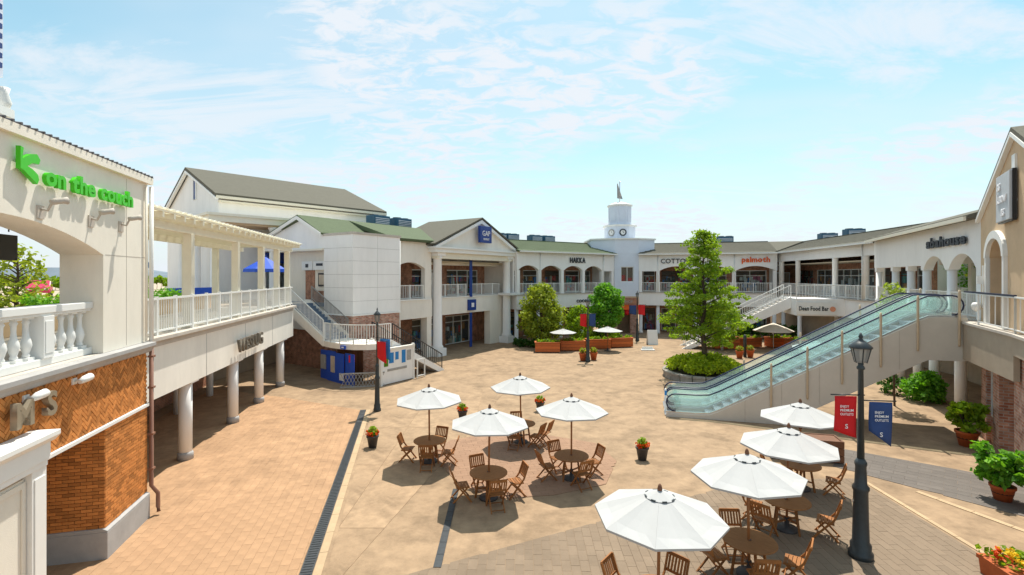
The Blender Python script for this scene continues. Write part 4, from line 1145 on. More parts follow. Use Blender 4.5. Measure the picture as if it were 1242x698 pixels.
gr, gr0, grd, grl = gallery('far right gallery with wide arches and brown roof beside the clock tower', (13.7,53.5), (26.6,49.6),
    [('rect',2.0),('arch',3.75),('arch',3.75),('arch',3.98)], 'brown_roof', (.0,.8), seed=200)
r1, r10, r1d, r1l = gallery('right gallery with flat white fascia on round columns', (27.5,53.9), (25.0,33.6),
    [('flat',4.05),('flat',3.6),('flat',6.6),('flat',4.2),('flat',2.02)], 'brown_roof', (.3,.12), seed=300, flat=True)
def on(p0, d, x, y, z): return p0 + d*x + Vector((-d.y, d.x, 0))*y + Vector((0,0,z))
def rzof(d): return math.atan2(d.y, d.x)
s_ = sign('black lettering above the third arch of the far left gallery', on(gl0,gld,6.5,0,7.5), rzof(gld))
letters('HAKKA', .72, .05, M['dark_letter'], s_, 0, -.08, .05, width=2.1, bold=.03)
s_ = sign('small dark lettering on the balcony face below the far left arches', on(gl0,gld,7.4,0,3.3), rzof(gld))
letters('cocoon', .6, .05, M['dark_letter'], s_, 0, -.06, .2, width=2.2, bold=.02)
s_ = sign('dark lettering on the far right gallery, partly behind the tall tree', on(gr0,grd,2.3,0,7.5), rzof(grd))
letters('COTTONS', .68, .05, M['dark_letter'], s_, 0, -.08, .05, width=3.3, bold=.01)
s_ = sign('orange lettering above the widest arch of the far right gallery', on(gr0,grd,10.2,0,7.5), rzof(grd))
letters('palmoth', .74, .06, M['orange_letter'], s_, 0, -.10, .12, width=2.6, bold=.03)
# open colonnade joining the right gallery to the tan building
c0 = Vector((24.1,32.9,0)); c1 = Vector((18.35,19.25,0)); cd = (c1-c0).normalized(); cl_ = (c1-c0).length
cg = thing('colonnade', 'open white colonnade with two arches between right gallery and tan building', 'colonnade', c0, rzof(cd))
def cp(n, mb, m, **k): return part(n, mb, M[m], cg, **k)
u = MB(); u.box(0,0,6.72,8.3,.4,8.5); u.box(8.3,0,6.5,8.6,.4,8.5); u.arch(8.6,11.2,0,.4,6.5,7.15,8.5,14); u.box(11.2,0,6.5,11.6,.4,8.5); u.arch(11.6,14.2,0,.4,6.5,7.15,8.5,14); u.box(14.2,0,4.46,cl_,.4,8.5); cp('front_wall', u, 'white')
u = MB(); u.box(0,3.4,6.9,cl_,3.7,8.5); cp('rear_beam', u, 'cream')
for x in (.3,3.6,6.2,8.45,11.4):
    c = MB(); c.lathe([(.22,4.46),(.22,4.7),(.18,4.72),(.18,6.5)], 14, (x,.2,0)); c.box(x-.2,.004,6.48,x+.2,.396,6.72); cp('upper_column', c, 'white')
    c = MB(); c.lathe([(.22,0),(.22,3.05)], 14, (x,.5,0)); cp('ground_column', c, 'white')
for x in (1.6,4.2,7.0,9.6,12.6):
    c = MB(); c.box(x-.2,3.42,4.42,x+.2,3.68,6.9); cp('rear_column', c, 'cream_warm')
c = MB(); c.box(0,-.02,3.05,cl_,4.2,4.40); cp('deck_slab', c, 'white')
c = MB(); c.box(0,-.12,4.38,cl_,.42,4.46); cp('deck_edge', c, 'ledge')
for a,b in ((.5,3.4),(3.8,6.0),(6.4,8.2),(8.7,11.2),(11.6,14.2)): rail(cg, a, b, .1, 4.46, 1.05)
rail(cg, .3, 14, 3.9, 4.46, 1.05)
prof = [(-.45,8.48),(-.45,8.62),(2.2,9.45),(4.5,8.62),(4.5,8.48)]
r = MB(); n = 5
r.add([(-y*.12,y,z) for y,z in prof]+[(cl_-.1,y,z) for y,z in prof], [tuple(range(n)),tuple(range(n,2*n))]+[(i,(i+1)%n,n+(i+1)%n,n+i) for i in range(n)]); cp('roof', r, 'brown_roof')
c = MB(); c.box(0,-.56,8.40,cl_-.2,-.46,8.56); cp('gutter', c, 'pergola')
c = MB(); c.box(0,.4,7.3,cl_-.1,3.4,7.36); cp('ceiling', c, 'soffit')
c = MB(); c.box(0,4.3,0,cl_,4.6,4.3); cp('rear_wall', c, 'brown_brick')
s_ = sign('long dark script lettering on the white wall next to the tan gable', on(c0,cd,9.35,0,7.45), rzof(cd))
letters('abahouse', .66, .06, M['dark_letter'], s_, 0, -.10, .1, width=4.2, bold=.03)

# ================================================================== CLOCK TOWER
tx0 = 11.07; tw_ = 2.62
tow = thing('clock_tower', 'pale blue-white clock tower with a furled flag on top', 'tower', (12.38,53.45,0))
def tp(n, mb, m, **k): return part(n, mb, M[m], tow, **k)
c = MB(); c.box(-1.31,0,4.0,-.62,3.5,8.6); c.box(.78,0,4.0,1.31,3.5,8.6); c.box(-.62,0,4.0,.78,3.5,5.55); c.box(-.62,0,7.2,.78,3.5,8.6); tp('shaft', c, 'pale_blue')
c = MB(); c.box(-.62,.4,5.55,.78,.5,7.2); tp('window_recess', c, 'interior')
f = MB(); f.box(-.62,.1,5.55,-.54,.2,7.2); f.box(.70,.1,5.55,.78,.2,7.2); f.box(-.54,.1,5.55,.70,.2,5.63); f.box(-.54,.1,7.12,.70,.2,7.2); f.box(.05,.1,5.63,.11,.2,7.12); fo = tp('window', f, 'white_paint')
p = MB(); p.add([(-.54,.15,5.63),(.70,.15,5.63),(.70,.15,7.12),(-.54,.15,7.12)], [(0,1,2,3)]); part('pane', p, M['shop_glass'], fo, fix=False)
c = MB(); c.box(-.5,.25,5.6,-.1,.35,6.3); c.box(.2,.25,5.6,.6,.35,6.0); part('display_goods', c, MERCH[0], fo)
c = MB(); c.ext([(-3.6,1.2),(-1.3,-.02),(1.3,-.02),(3.3,1.0),(3.3,6),(-3.6,6)], 8.6, 10.15, 'xyz'); tp('parapet', c, 'pale_blue')
c = MB(); c.ext([(-3.75,1.1),(-1.35,-.16),(1.35,-.16),(3.45,.9),(3.45,6.1),(-3.75,6.1)], 10.15, 10.3, 'xyz'); tp('parapet_coping', c, 'white_paint')
K = 1/math.cos(PI/8)
c = MB(); c.lathe([(1.62*K,10.3),(1.62*K,11.75)], 8, (-.05,3.2,0), PI/8, False); tp('clock_stage', c, 'pale_blue')
c = MB(); c.lathe([(1.78*K,11.75),(1.80*K,11.92),(1.5*K,12.0)], 8, (-.05,3.2,0), PI/8, False); tp('clock_cornice', c, 'white_paint')
c = MB(); c.lathe([(1.2*K,12.0),(1.22*K,14.1)], 8, (-.05,3.2,0), PI/8, False); tp('lantern_stage', c, 'pale_blue')
c = MB(); c.lathe([(1.32*K,14.1),(1.34*K,14.28),(.5*K,14.6),(.1,14.7)], 8, (-.05,3.2,0), PI/8, False); tp('tower_cap', c, 'white_paint')
for a in (0,-1):
    rt = a*PI/4
    cx, cy = -.05+math.sin(rt)*1.66, 3.2-math.cos(rt)*1.66
    ck = MB()
    m_ = 24
    for k in range(m_):
        t0, t1 = 2*PI*k/m_, 2*PI*(k+1)/m_
        ck.add([(math.cos(t)*r_, yy, math.sin(t)*r_) for t in (t0,t1) for r_ in (.27,.40) for yy in (-.05,0)], [(0,1,5,4),(2,3,7,6),(0,2,6,4),(1,3,7,5)])
    fc = MB(); fc.add([(math.cos(2*PI*k/24)*.28,-.02,math.sin(2*PI*k/24)*.28) for k in range(24)], [tuple(range(24))])
    o = part('clock_face', fc, M['white_paint'], tow, (cx,cy,11.05), (0,0,rt), fix=False)
    part('clock_ring', ck, M['dark_letter' if a == 0 else 'lattice'], o)
    h_ = MB(); h_.bar((0,-.03,0),(.0,-.03,.21),.04); h_.bar((0,-.03,0),(.13,-.03,-.06),.045); part('clock_hand', h_, M['dark_letter' if a == 0 else 'lattice'], o)
for k in range(8):
    t = k*PI/4
    lv = MB(); lv.box(-.28,-.03,12.4,.28,0,13.8); tp('lantern_louvre', lv, 'pale_blue', loc=(-.05+math.sin(t)*1.22,3.2-math.cos(t)*1.22,0), rot=(0,0,t))
fp = MB(); fp.lathe([(.06,14.7),(.04,16.9)], 8, (-.05,3.2,0)); fp.lathe([(.02,16.9),(.07,16.95),(.02,17.02)], 8, (-.05,3.2,0)); tp('flagpole', fp, 'steel')
fg = MB()
for k in range(6):
    z = 16.8 - k*.34; w0 = .10+.11*k
    fg.v += [(-.0,3.18+.05*math.sin(k*1.3),z),(w0*.5,3.1+.08*math.sin(k*2),z-.05),(w0,3.22,z-.1),(w0*.4,3.27,z-.05)]; 
for k in range(5):
    a = 4*k
    for j_ in range(4): fg.f.append((a+j_,a+(j_+1)%4,a+4+(j_+1)%4,a+4+j_)); fg.sm.append(True)
fgo = tp('flag', fg, 'lattice', loc=(-.35,0,0))
# shop entrance at the foot of the tower
c = MB(); c.box(-1.31,.0,3.2,1.31,.3,4.0); c.box(-1.31,.3,0,-.95,3.5,4.0); c.box(1.0,.3,0,1.31,3.5,4.0); tp('base', c, 'tan')
c = MB(); c.box(-1.2,-.08,3.1,1.25,0,3.85); tp('sign_panel', c, 'brown_brick')
c = MB(); c.lathe([(.33,0),(.33,.05)], 18); tp('sign_disc', c, 'bright_blue', loc=(-.75,-.09,3.48), rot=(PI/2,0,0))
c = MB(); c.ext([(0,3.1),(-.8,2.75),(-.8,2.6),(0,2.85)], -1.2, 1.25, 'yzx'); tp('awning', c, 'orange_letter')
letters('SHOP', .4, .02, M['lattice'], tow, -.3, -.10, 3.3, joined=True, name='lettering')
c = MB(); c.box(.35,-.2,0,1.0,.15,2.6); tp('brick_pier', c, 'mixed_brick')
c = MB(); c.box(-1.0,1.6,0,1.0,1.7,3.2); tp('entrance', c, 'interior')
lt = thing('paper_lantern', 'red lantern hanging at the entrance below the clock tower', 'lantern', (12.3,53.0,2.0)); c = MB(); c.lathe([(.1,0),(.25,.12),(.25,.5),(.1,.62)], 12); part('shade', c, M['red_cloth'], lt); c = MB(); c.tube([(0,0,.62),(0,.3,.75)], .02, 6); part('hook', c, M['black'], lt)

# air conditioners on the roofs
ac = thing('air_conditioner', 'x', 'air conditioner')
c = MB(); c.box(-.8,-.5,.12,.8,.5,1.15); part('housing', c, M['ac_blue'], ac, bevel=.03)
c = MB(); c.lathe([(.34,0),(.34,.06)], 18, (-.4,0,1.15)); c.lathe([(.34,0),(.34,.06)], 18, (.4,0,1.15)); part('fan_guard', c, M['black'], ac)
c = MB()
for k in range(6): c.box(-.7,-.53,.25+k*.13,.7,-.5,.30+k*.13)
part('grille', c, M['steel'], ac)
c = MB(); c.box(-.8,-.5,0,-.65,.5,.12); c.box(.65,-.5,0,.8,.5,.12); part('foot', c, M['steel'], ac)
proto_done(ac)
acs = []
AG = 'air conditioners on the roofs'
for x, lab in ((8.0,'larger blue air conditioner left on the green roof of the left wing'),(10.5,'blue air conditioner right on the green roof of the left wing')):
    acs.append((bpt(x,6.9,9.98), BR, lab, AG, 1.05))
for x, lab in ((.4,'first'),(2.0,'second'),(3.6,'third'),(6.8,'fourth'),(8.6,'fifth')):
    acs.append((on(gl0,gld,x,6.2,9.62), rzof(gld), lab + ' blue air conditioner from the left on the far left green roof', AG, .95))
for x, lab in ((9.4,'lone dark blue air conditioner on the far right brown roof'),):
    acs.append((on(gr0,grd,x,7.0,9.5), rzof(grd), lab, AG, 1.1))
for x, lab in ((1.3,'left blue air conditioner of the pair on the right brown roof'),(6.2,'right blue air conditioner of the pair on the right brown roof')):
    acs.append((on(r10,r1d,x,5.8,9.5), rzof(r1d)+PI/2, lab, AG, 1.0))
place_copies(ac, acs)

# ================================================================== TAN GABLE BUILDING (right)
TD = Vector((.557,.831,0))                      # local x runs away from the camera? no: seen from the plaza left = far
td = -TD; T0 = Vector((18.12,19.12,0)); TR = math.atan2(td.y, td.x)
tg = thing('tan_building', 'tan gabled shop front with grey square sign and brick base at the right edge', 'building', T0, TR)
def tpnt(x,y,z=0): return T0 + td*x + Vector((-td.y, td.x, 0))*y + Vector((0,0,z))
def tb_(n, mb, m, **k): return part(n, mb, M[m], tg, **k)
DX0, DX1 = 1.35, 3.55
c = MB(); c.box(0,0,4.44,DX0,.5,8.45); c.box(DX1,0,4.44,9.4,.5,8.45); c.arch(DX0,DX1,0,.5,6.85,7.5,8.45,14)
c.ext([(0,8.45),(9.4,8.45),(4.7,10.62)], 0, .5, 'xzy'); tb_('front_wall', c, 'tan')
c = MB(); c.box(0,.5,0,.4,9,8.45); c.box(9,.5,0,9.4,9,8.45); tb_('side_wall', c, 'tan')
c = MB(); c.ext([(-.10,8.40),(4.7,10.66),(9.5,8.40),(9.5,8.54),(4.7,10.80),(-.10,8.54)], -.12, 9.2, 'xzy'); tb_('roof', c, 'brown_roof')
c = MB(); c.ext([(-.10,8.26),(4.7,10.52),(9.5,8.26),(9.5,8.39),(4.7,10.65),(-.10,8.39)], -.14, -.004, 'xzy'); tb_('bargeboard', c, 'white_paint')
# white moulding round the arched entrance and dark doorway
c = MB(); c.box(DX0-.22,-.10,4.46,DX0,.02,6.85); c.box(DX1,-.10,4.46,DX1+.22,.02,6.85)
hw = (DX1-DX0)/2
vs = []; n = 16
for k in range(n+1):
    a = PI*k/n
    for r_, zz in ((hw,.65),(hw+.24,.92)):
        for y in (-.12,.01): vs.append(((DX0+DX1)/2-r_*math.cos(a), y, 6.85+zz*math.sin(a)))
fs = []
for k in range(n):
    a = 4*k; b = a+4; fs += [(a,b,b+2,a+2),(a+1,a+3,b+3,b+1),(a,a+1,b+1,b),(a+2,b+2,b+3,a+3)]
c.add(vs, fs); tb_('door_moulding', c, 'white_paint')
c = MB(); c.box(DX0,.5,4.46,DX0+.08,2.2,7.2); c.box(DX1-.08,.5,4.46,DX1,2.2,7.2); tb_('door_reveal', c, 'white_paint')
c = MB(); c.box(DX0,2.2,4.46,DX1,2.3,7.6); tb_('door_interior', c, 'dark_wood')
c = MB(); c.box(.2,.5,7.6,9.2,9,7.7); tb_('ceiling', c, 'soffit')
c = MB(); c.box(4.5,-.06,8.55,4.85,.0,9.95); c.box(4.45,-.10,8.5,4.9,-.0,8.57); tb_('slit_window', c, 'white_paint')
c = MB(); c.box(DX0-.42,-.28,5.9,DX0-.28,-.03,6.2); tb_('wall_lamp', c, 'white_paint')
c = MB(); c.lathe([(.03,0),(.14,.1),(.16,.24),(.10,.34)], 12, (.55,-.22,4.85)); tb_('wall_lamp', c, 'white_paint')
c = MB(); c.box(.52,-.06,5.0,.66,0,6.6); tb_('wall_conduit', c, 'white_paint')
# brick ground storey: corner piers and recessed wall
c = MB(); c.box(.0,.02,0,.75,.55,4.4); c.box(1.75,.02,0,2.6,.55,4.4); c.box(4.4,.02,0,9.4,.55,4.4); tb_('brick_pier', c, 'mixed_brick')
c = MB(); c.box(2.6,.8,0,4.4,1.0,4.4); tb_('recess_wall', c, 'brown_brick')
c = MB(); c.box(.75,.15,0,1.75,.4,1.0); c.box(.75,.15,2.9,1.75,.4,4.4); tb_('window_apron', c, 'mixed_brick')
window(tg, .75, 1.75, 1.0, 2.9, .2, 2, 'white_paint')
s_ = sign('grey square sign with white lettering high on the tan gable', tpnt(3.35,-.02,7.95), TR)
c = MB(); c.box(0,-.18,0,1.6,.0,1.5); part('sign_board', c, mat('pale_grey_sign',(.50,.53,.56)), s_, bevel=.015)
c = MB(); c.box(-.04,-.12,-.04,1.64,-.02,1.54); part('sign_frame', c, M['black'], s_)
letters('as', .46, .03, M['white_letter'], s_, .25, -.20, 1.02, joined=True, name='lettering')
letters('know', .46, .03, M['white_letter'], s_, .25, -.20, .60, width=1.1, joined=True, name='lettering')
letters('as', .46, .03, M['white_letter'], s_, .75, -.20, .16, joined=True, name='lettering')
# landing deck in front of it, carrying the top of the escalators
lk = thing('landing_deck', 'beige boxed landing deck with white railing at the head of the escalators', 'deck', tpnt(0,0,0), TR)
edge = [(.45,-.62),(5.2,-.16)]
c = MB(); c.ext(edge + [(5.2,-.012),(.45,-.012)], 3.02, 4.40, 'xyz'); part('deck_box', c, M['landing_brown'], lk)
c = MB(); c.box(5.2,-.16,3.8,9.6,-.012,4.40); part('deck_slab', c, M['landing_brown'], lk)
c = MB(); c.ext([(.40,-.68),(5.25,-.22),(9.6,-.22),(9.6,-.012),(.40,-.012)], 4.37, 4.455, 'xyz'); part('deck_edge', c, M['ledge'], lk)
path_rail(lk, [(2.1,-.42,4.455),(5.2,-.12,4.455),(9.5,-.12,4.455)], 1.1, .5)
c = MB(); c.bar((.7,-.56,5.60),(5.2,-.12,5.60),.07,.06); part('blue_handrail', c, M['handrail'], lk)
c = MB(); c.lathe([(.2,0),(.2,2.95)], 16, (.3,.35,0)); part('support_column', c, M['white'], lk)

# ================================================================== ESCALATORS
E0 = Vector((6.65,21.86,0)); E1 = Vector((17.45,18.95,0)); ed_ = (E1-E0).normalized(); ER = math.atan2(ed_.y, ed_.x); EL = (E1-E0).length
XA, XB = 1.95, 9.95                               # foot and head of the slope
SL = 4.44/(XB-XA)
def ez(x): return min(max((x-XA)*SL, 0), 4.44)
def offs(path, dz): return [(x, z+dz) for x,z in path]
line = [(.15,0),(XA-.5,.0),(XA,.04),(XA+.4,.22),(XB-.4,4.24),(XB,4.42),(XB+.5,4.44),(EL,4.44)]
def escalator(label, y0, first):
    e = thing('escalator', label, 'escalator', E0 + Vector((-ed_.y, ed_.x, 0))*y0, ER, 'escalators')
    P = lambda n, mb, m, **k: part(n, mb, M[m], e, **k)
    W = 1.28
    # cladding: side skins with the underside
    top = offs(line, .16)
    bot = [(EL,2.92),(XB-.05,2.92),(XA+1.55/SL*.98,.0),(.15,0)]
    c = MB(); c.ext(top + bot, 0, .05, 'xzy'); P('side_panel', c, 'panel_beige')
    c = MB(); c.ext(top + bot, W-.05, W, 'xzy'); P('side_panel', c, 'panel_beige')
    under = [(EL-.1,2.95),(XB,2.95),(XA+1.55/SL,.02)]
    c = MB(); c.ext(under + [(x,z+.08) for x,z in under[::-1]], .052, W-.052, 'xzy'); P('underside', c, 'landing_brown')
    for s in range(1, 6):
        x = XA + s*1.4
        c = MB(); c.bar((x,-.004,ez(x)+.15), (x,-.004,max(ez(x)-1.38,.0)), .016, .01); P('panel_joint', c, 'ledge')
    # steps
    sm_ = MB(); sm_.box(-.20,.14,-.22,.20,W-.14,0)
    for k in range(9): sm_.box(-.19,.16+k*.11,0,.19,.16+k*.11+.055,.012)
    sme_ = sm_.mesh('step', M['step_grey'])
    x = XA + .1
    while x < XB - .1:
        put('step', sme_, e, (x,0,ez(x)+.10)); x += .36
    c = MB(); c.box(.1,.14,.0,XA-.1,W-.14,.05); c.box(XB-.1,.14,4.38,EL,W-.14,4.47); P('comb_plate', c, 'steel')
    # balustrades: glass, skirting and moving handrail with round newels
    for y in (.10, W-.10):
        lo = offs([(.55,0)]+line[1:-1]+[(EL-.45,4.44)], .20); hi = offs([(.55,0)]+line[1:-1]+[(EL-.45,4.44)], 1.0)
        c = MB(); n = len(lo)
        c.add([(a,y-.006,b) for a,b in lo]+[(a,y-.006,b) for a,b in hi]+[(a,y+.006,b) for a,b in lo]+[(a,y+.006,b) for a,b in hi],
              [(i,i+1,n+i+1,n+i) for i in range(n-1)]+[(2*n+i,2*n+i+1,3*n+i+1,3*n+i) for i in range(n-1)])
        P('glass_balustrade', c, 'esc_glass', fix=False)
        c = MB(); c.ext(offs(line,.15)+offs(line,.235)[::-1], y-.05, y+.05, 'xzy'); P('skirting', c, 'steel')
        pts = [(.55,.24)] + [(.55-.38*math.sin(PI*k/8), .62-.38*math.cos(PI*k/8)) for k in range(1,8)]
        pts += offs([(.55,0)]+line[1:-1]+[(EL-.45,4.44)], 1.0)
        pts += [(EL-.45+.38*math.sin(PI*k/8), 5.06+.38*math.cos(PI*k/8)) for k in range(1,8)] + [(EL-.45,4.68)]
        c = MB(); c.tube([(a,y,b) for a,b in pts], .032, 8); P('moving_handrail', c, 'handrail')
        c = MB(); c.lathe([(.26,-.03),(.26,.03)], 18); o = P('newel_disc', c, 'esc_glass', loc=(.50,y,.63), rot=(PI/2,0,0), fix=True)
        put('newel_disc', o.data, e, (EL-.42,y,5.06), (PI/2,0,0))
    ys = [(-.05, (4.35,5.7,6.95,8.3,9.55,10.9))] if first else [(W+.05, (3.8,6.2,8.6,10.9))]
    for yy, xs in ys:
        for x in xs:
            c = MB(); c.lathe([(.03,ez(x)-.95),(.042,ez(x)-.85),(.046,ez(x)+1.1),(.03,ez(x)+1.22)], 10, (x,yy,0)); P('timber_post', c, 'wood_post')
    return e
escalator('nearer of the two escalators, beige side panel with timber posts and teal glass', 0, True)
escalator('farther of the two escalators, behind the teal glass balustrade', 1.42, False)
bo = thing('bollard', 'white post standing at the foot of the escalators', 'bollard', gp(807,499))
c = MB(); c.lathe([(.07,0),(.07,.02),(.05,.04),(.05,1.0),(.02,1.04)], 12); part('post', c, M['white_paint'], bo)
c = MB(); c.box(-.05,-.06,.75,.05,-.045,.95); part('plate', c, M['sky_blue'], bo)

# ================================================================== TREES AND PLANTERS
# round raised bed with the tall tree
PC = Vector((11.75,30.35,0))
pb = thing('round_planter', 'round stone planter full of bright green ground cover under the tall tree', 'planter', PC)
for k in range(20):
    a0, a1 = 2*PI*k/20+.012, 2*PI*(k+1)/20-.012
    c = MB(); vs = []
    for a in (a0, (a0+a1)/2, a1):
        for r_,z in ((2.36,0),(2.36,.30),(2.42,.32),(2.42,.42),(2.08,.42),(2.08,0)): vs.append((r_*math.cos(a), r_*math.sin(a), z))
    fs = [(0,1,2,3,4,5),(17,16,15,14,13,12)]
    for s in (0,6):
        for i in range(6): fs.append((s+i, s+(i+1)%6, s+6+(i+1)%6, s+6+i))
    c.add(vs, fs); part('rim_stone', c, M['stone_rim'], pb)
c = MB(); c.lathe([(2.06,.0),(2.06,.40)], 32); part('soil', c, M['soil'], pb)
rr = random.Random(21); c = MB()
for k in range(330):
    a = rr.uniform(0,2*PI); q = 2.1*math.sqrt(rr.random())
    leaf_cloud(c, (q*math.cos(a), q*math.sin(a), .50 + .85*(1-(q/2.35)**2.6)*rr.uniform(.6,1)), (.26,.26,.26), 26, .17, rr)
part('ground_cover', c, M['leaf_lime'], pb, kind='stuff', fix=False)
def big_tree():
    t = thing('tree', 'tall conical green tree growing in the round planter', 'tree', PC + Vector((.0,0,.38)))
    rr = random.Random(4); Ht = 8.75
    tk = MB(); pts = [(0,0,0)]; rs_ = [.20]
    for k in range(1,10):
        f = k/9; pts.append((.07*math.sin(k*1.7), .06*math.cos(k*2.1), Ht*f*.97)); rs_.append(.17*(1-f)**.85+.012)
    tk.tube(pts, rs_, 10); 
    lb_ = MB(); fo = MB()
    nb_ = 78
    for k in range(nb_):
        f = (k+.5)/nb_
        z = 1.55 + (Ht-1.65)*f**.93
        a = k*2.399 + rr.uniform(-.4,.4)
        ln = (2.72*(1-f)**.72*(.75+.35*min(1,f*6)) + .14)*rr.uniform(.62,1.08)
        up = rr.uniform(.05,.28)*ln
        e_ = Vector((ln*math.cos(a), ln*math.sin(a), z+up)); s_ = Vector((0,0,z-.12))
        m_ = s_.lerp(e_, .5) + Vector((0,0,.10*ln))
        lb_.tube([s_, m_, e_], [.045*(1-f)+.012,.026*(1-f)+.008,.005], 5)
        nc = max(2, int(ln/.34))
        for j in range(nc):
            g = (j+.65)/nc
            if g < .22: continue
            p = (s_.lerp(m_, g*2) if g < .5 else m_.lerp(e_, g*2-1))
            p = p + Vector((rr.uniform(-.2,.2), rr.uniform(-.2,.2), rr.uniform(-.12,.05)))
            r_ = .17 + .17*rr.random()
            leaf_cloud(fo, p, (r_*1.3,r_*1.3,r_*.62), int(30 + 24*rr.random()), .16, rr, .1)
            if rr.random() < .75: leaf_cloud(fo, p + Vector((rr.uniform(-.4,.4),rr.uniform(-.4,.4),-.12)), (.26,.26,.14), 18, .16, rr, .1)
    part('trunk', tk, M['bark'], t); part('limb', lb_, M['bark'], t, kind='stuff'); part('crown', fo, M['leaf_main'], t, kind='stuff', fix=False)
big_tree()
small_tree('round yellow-green tree beside the pillared front, left of the brick planters', gp(656,420), 5.4, 2.15, M['leaf_yellow'], 7400, .24, 31, clumps=46, base=.16, cr=.36, trunk_r=.12)
small_tree('bright green leaning-crown tree left of the clock tower entrance', gp(735,417), 5.4, 1.8, M['leaf_bright'], 6400, .24, 47, clumps=42, base=.30, cr=.38, trunk_r=.12)
small_tree('small pale green tree between the two rounder trees', gp(701,419), 3.5, 1.25, M['leaf_hedge'], 1900, .22, 53, clumps=20, base=.25, trunk_r=.06)
small_tree('thin young yellow-green tree behind the escalators', (18.25,23.6,0), 5.8, .75, M['leaf_pale'], 760, .17, 59, clumps=20, base=.62, trunk_r=.05, cr=.5)
small_tree('bushy tree with pale trunk half hidden behind the tall tree', gp(876,425), 3.9, 1.7, M['leaf_main'], 3000, .22, 61, clumps=26, base=.28, trunk_r=.11, trunkmat='bark_white')
TG = 'trees on the terrace behind the colonnade'
for i,(x,y,h,rx,lab) in enumerate(((30.2,31.5,4.4,2.0,'leafy tree on the terrace seen through the left end of the colonnade'),(27.0,26.8,3.6,1.6,'green tree on the terrace seen through the middle of the colonnade'),(24.4,21.9,3.2,1.3,'yellow-green tree on the terrace seen through the arches near the tan building'))):
    small_tree(lab, (x,y,4.4), h, rx, M[('leaf_bright','leaf_yellow','leaf_hedge')[i]], 1900, .24, 80+i, group=TG, clumps=22, base=.12)
# brick-red timber planters with plants, left and right of the square
plp = thing('timber_planter', 'x', 'planter')
for z in (.06,.30,.54):
    for y in (-.5,.44):
        c = MB(); c.box(-1.0,y,z,1.0,y+.06,z+.22); part('plank', c, M['planter_wood'], plp)
    for x in (-1.0,.94):
        c = MB(); c.box(x,-.438,z,x+.06,.438,z+.22); part('plank', c, M['planter_wood'], plp)
c = MB(); c.box(-1.05,-.55,.78,1.05,-.40,.84); c.box(-1.05,.40,.78,1.05,.55,.84); c.box(-1.05,-.4,.78,-.9,.4,.84); c.box(.9,-.4,.78,1.05,.4,.84); part('rim', c, M['planter_wood'], plp)
c = MB(); c.box(-.93,-.43,.05,.93,.43,.72); part('soil', c, M['soil'], plp)
rr = random.Random(9); c = MB()
for k in range(16): leaf_cloud(c, (rr.uniform(-.85,.85), rr.uniform(-.35,.35), .88), (.2,.18,.18), 18, .16, rr)
part('plants', c, M['leaf_hedge'], plp, kind='stuff', fix=False)
proto_done(plp)
PG = 'orange timber planters around the square'
sp = []
for px,py,rz,lab in ((664,427,-.05,'leftmost orange timber planter, under the round yellow-green tree'),(694,425,.05,'orange timber planter just left of the lamp post with two pots'),(725,423,.12,'orange timber planter just right of the lamp post with two pots'),
                     (752,421,.2,'rightmost orange planter of the left row, nearest the tower entrance'),(880,423,-.1,'orange timber planter right behind the tall tree'),(907,421,.05,'orange timber planter left of the green hedge parasol'),(944,421,.15,'orange timber planter right of the cream parasol'),(968,424,.3,'orange timber planter nearest the escalators')):
    sp.append((gp(px,py), rz, lab, PG, 1.0))
place_copies(plp, sp)
hedge('hedge', 'bright green hedge behind the left row of orange planters', gp(697,416), gp(752,415), 1.3, 0, 1.25, M['leaf_hedge'], 170, .2)
hedge('hedge', 'dark green clipped hedge in front of the shops under the right gallery', gp(880,412), gp(965,411), 1.1, 0, 1.55, M['leaf_dark'], 240, .2)
hedge('hedge', 'low dark shrubs at the foot of the left tree beside the pillar', gp(624,420), gp(650,422), 1.0, 0, .7, M['leaf_dark'], 60, .2)
small_tree('round green shrub in the shade under the escalator head', gp(1124,487), 1.35, .95, M['leaf_bright'], 1500, .2, 91, name='shrub', cat='shrub', clumps=22, base=.1, trunk_r=.05)
small_tree('low red-tinged shrub under the escalator, left of the green one', gp(1084,478), 1.0, .7, M['leaf_dark'], 500, .16, 92, name='shrub', cat='shrub', clumps=12, base=.1, trunk_r=.04)
# large terracotta pots with shrubs
def potted(label, loc, h, r, leaf, seed, rp, hp_):
    t = thing('potted_shrub', label, 'potted plant', loc, 0, 'terracotta pots by the tan building')
    c = MB(); c.lathe([(rp*.68,0),(rp*.97,hp_*.82),(rp*1.06,hp_*.84),(rp*1.08,hp_),(rp*.92,hp_),(rp*.9,hp_*.9)], 20); part('pot', c, M['terracotta'], t)
    c = MB(); c.lathe([(rp*.88,hp_*.5),(rp*.88,hp_*.92)], 16); part('soil', c, M['soil'], t)
    rr = random.Random(seed); c = MB(); st_ = MB()
    for k in range(24):
        a = k*2.4; q = r*rr.uniform(.25,.85); z = hp_ + (h-hp_)*rr.uniform(.18,.86)
        st_.tube([(0,0,hp_*.9),(q*math.cos(a)*.5,q*math.sin(a)*.5,hp_+(z-hp_)*.6),(q*math.cos(a),q*math.sin(a),z)], [.025,.016,.006], 5)
        leaf_cloud(c, (q*math.cos(a),q*math.sin(a),z), (r*.36,r*.36,(h-hp_)*.16), 34, .20, rr)
    part('stems', st_, M['bark'], t); part('foliage', c, M[leaf], t, kind='stuff', fix=False)
potted('big terracotta pot with round green shrub next to the brick pier', gp(1173,541), 1.65, .62, 'leaf_hedge', 5, .34, .55)
potted('big terracotta pot with dark spreading shrub at the right edge', gp(1216,607), 1.5, .64, 'leaf_bright', 6, .27, .42)
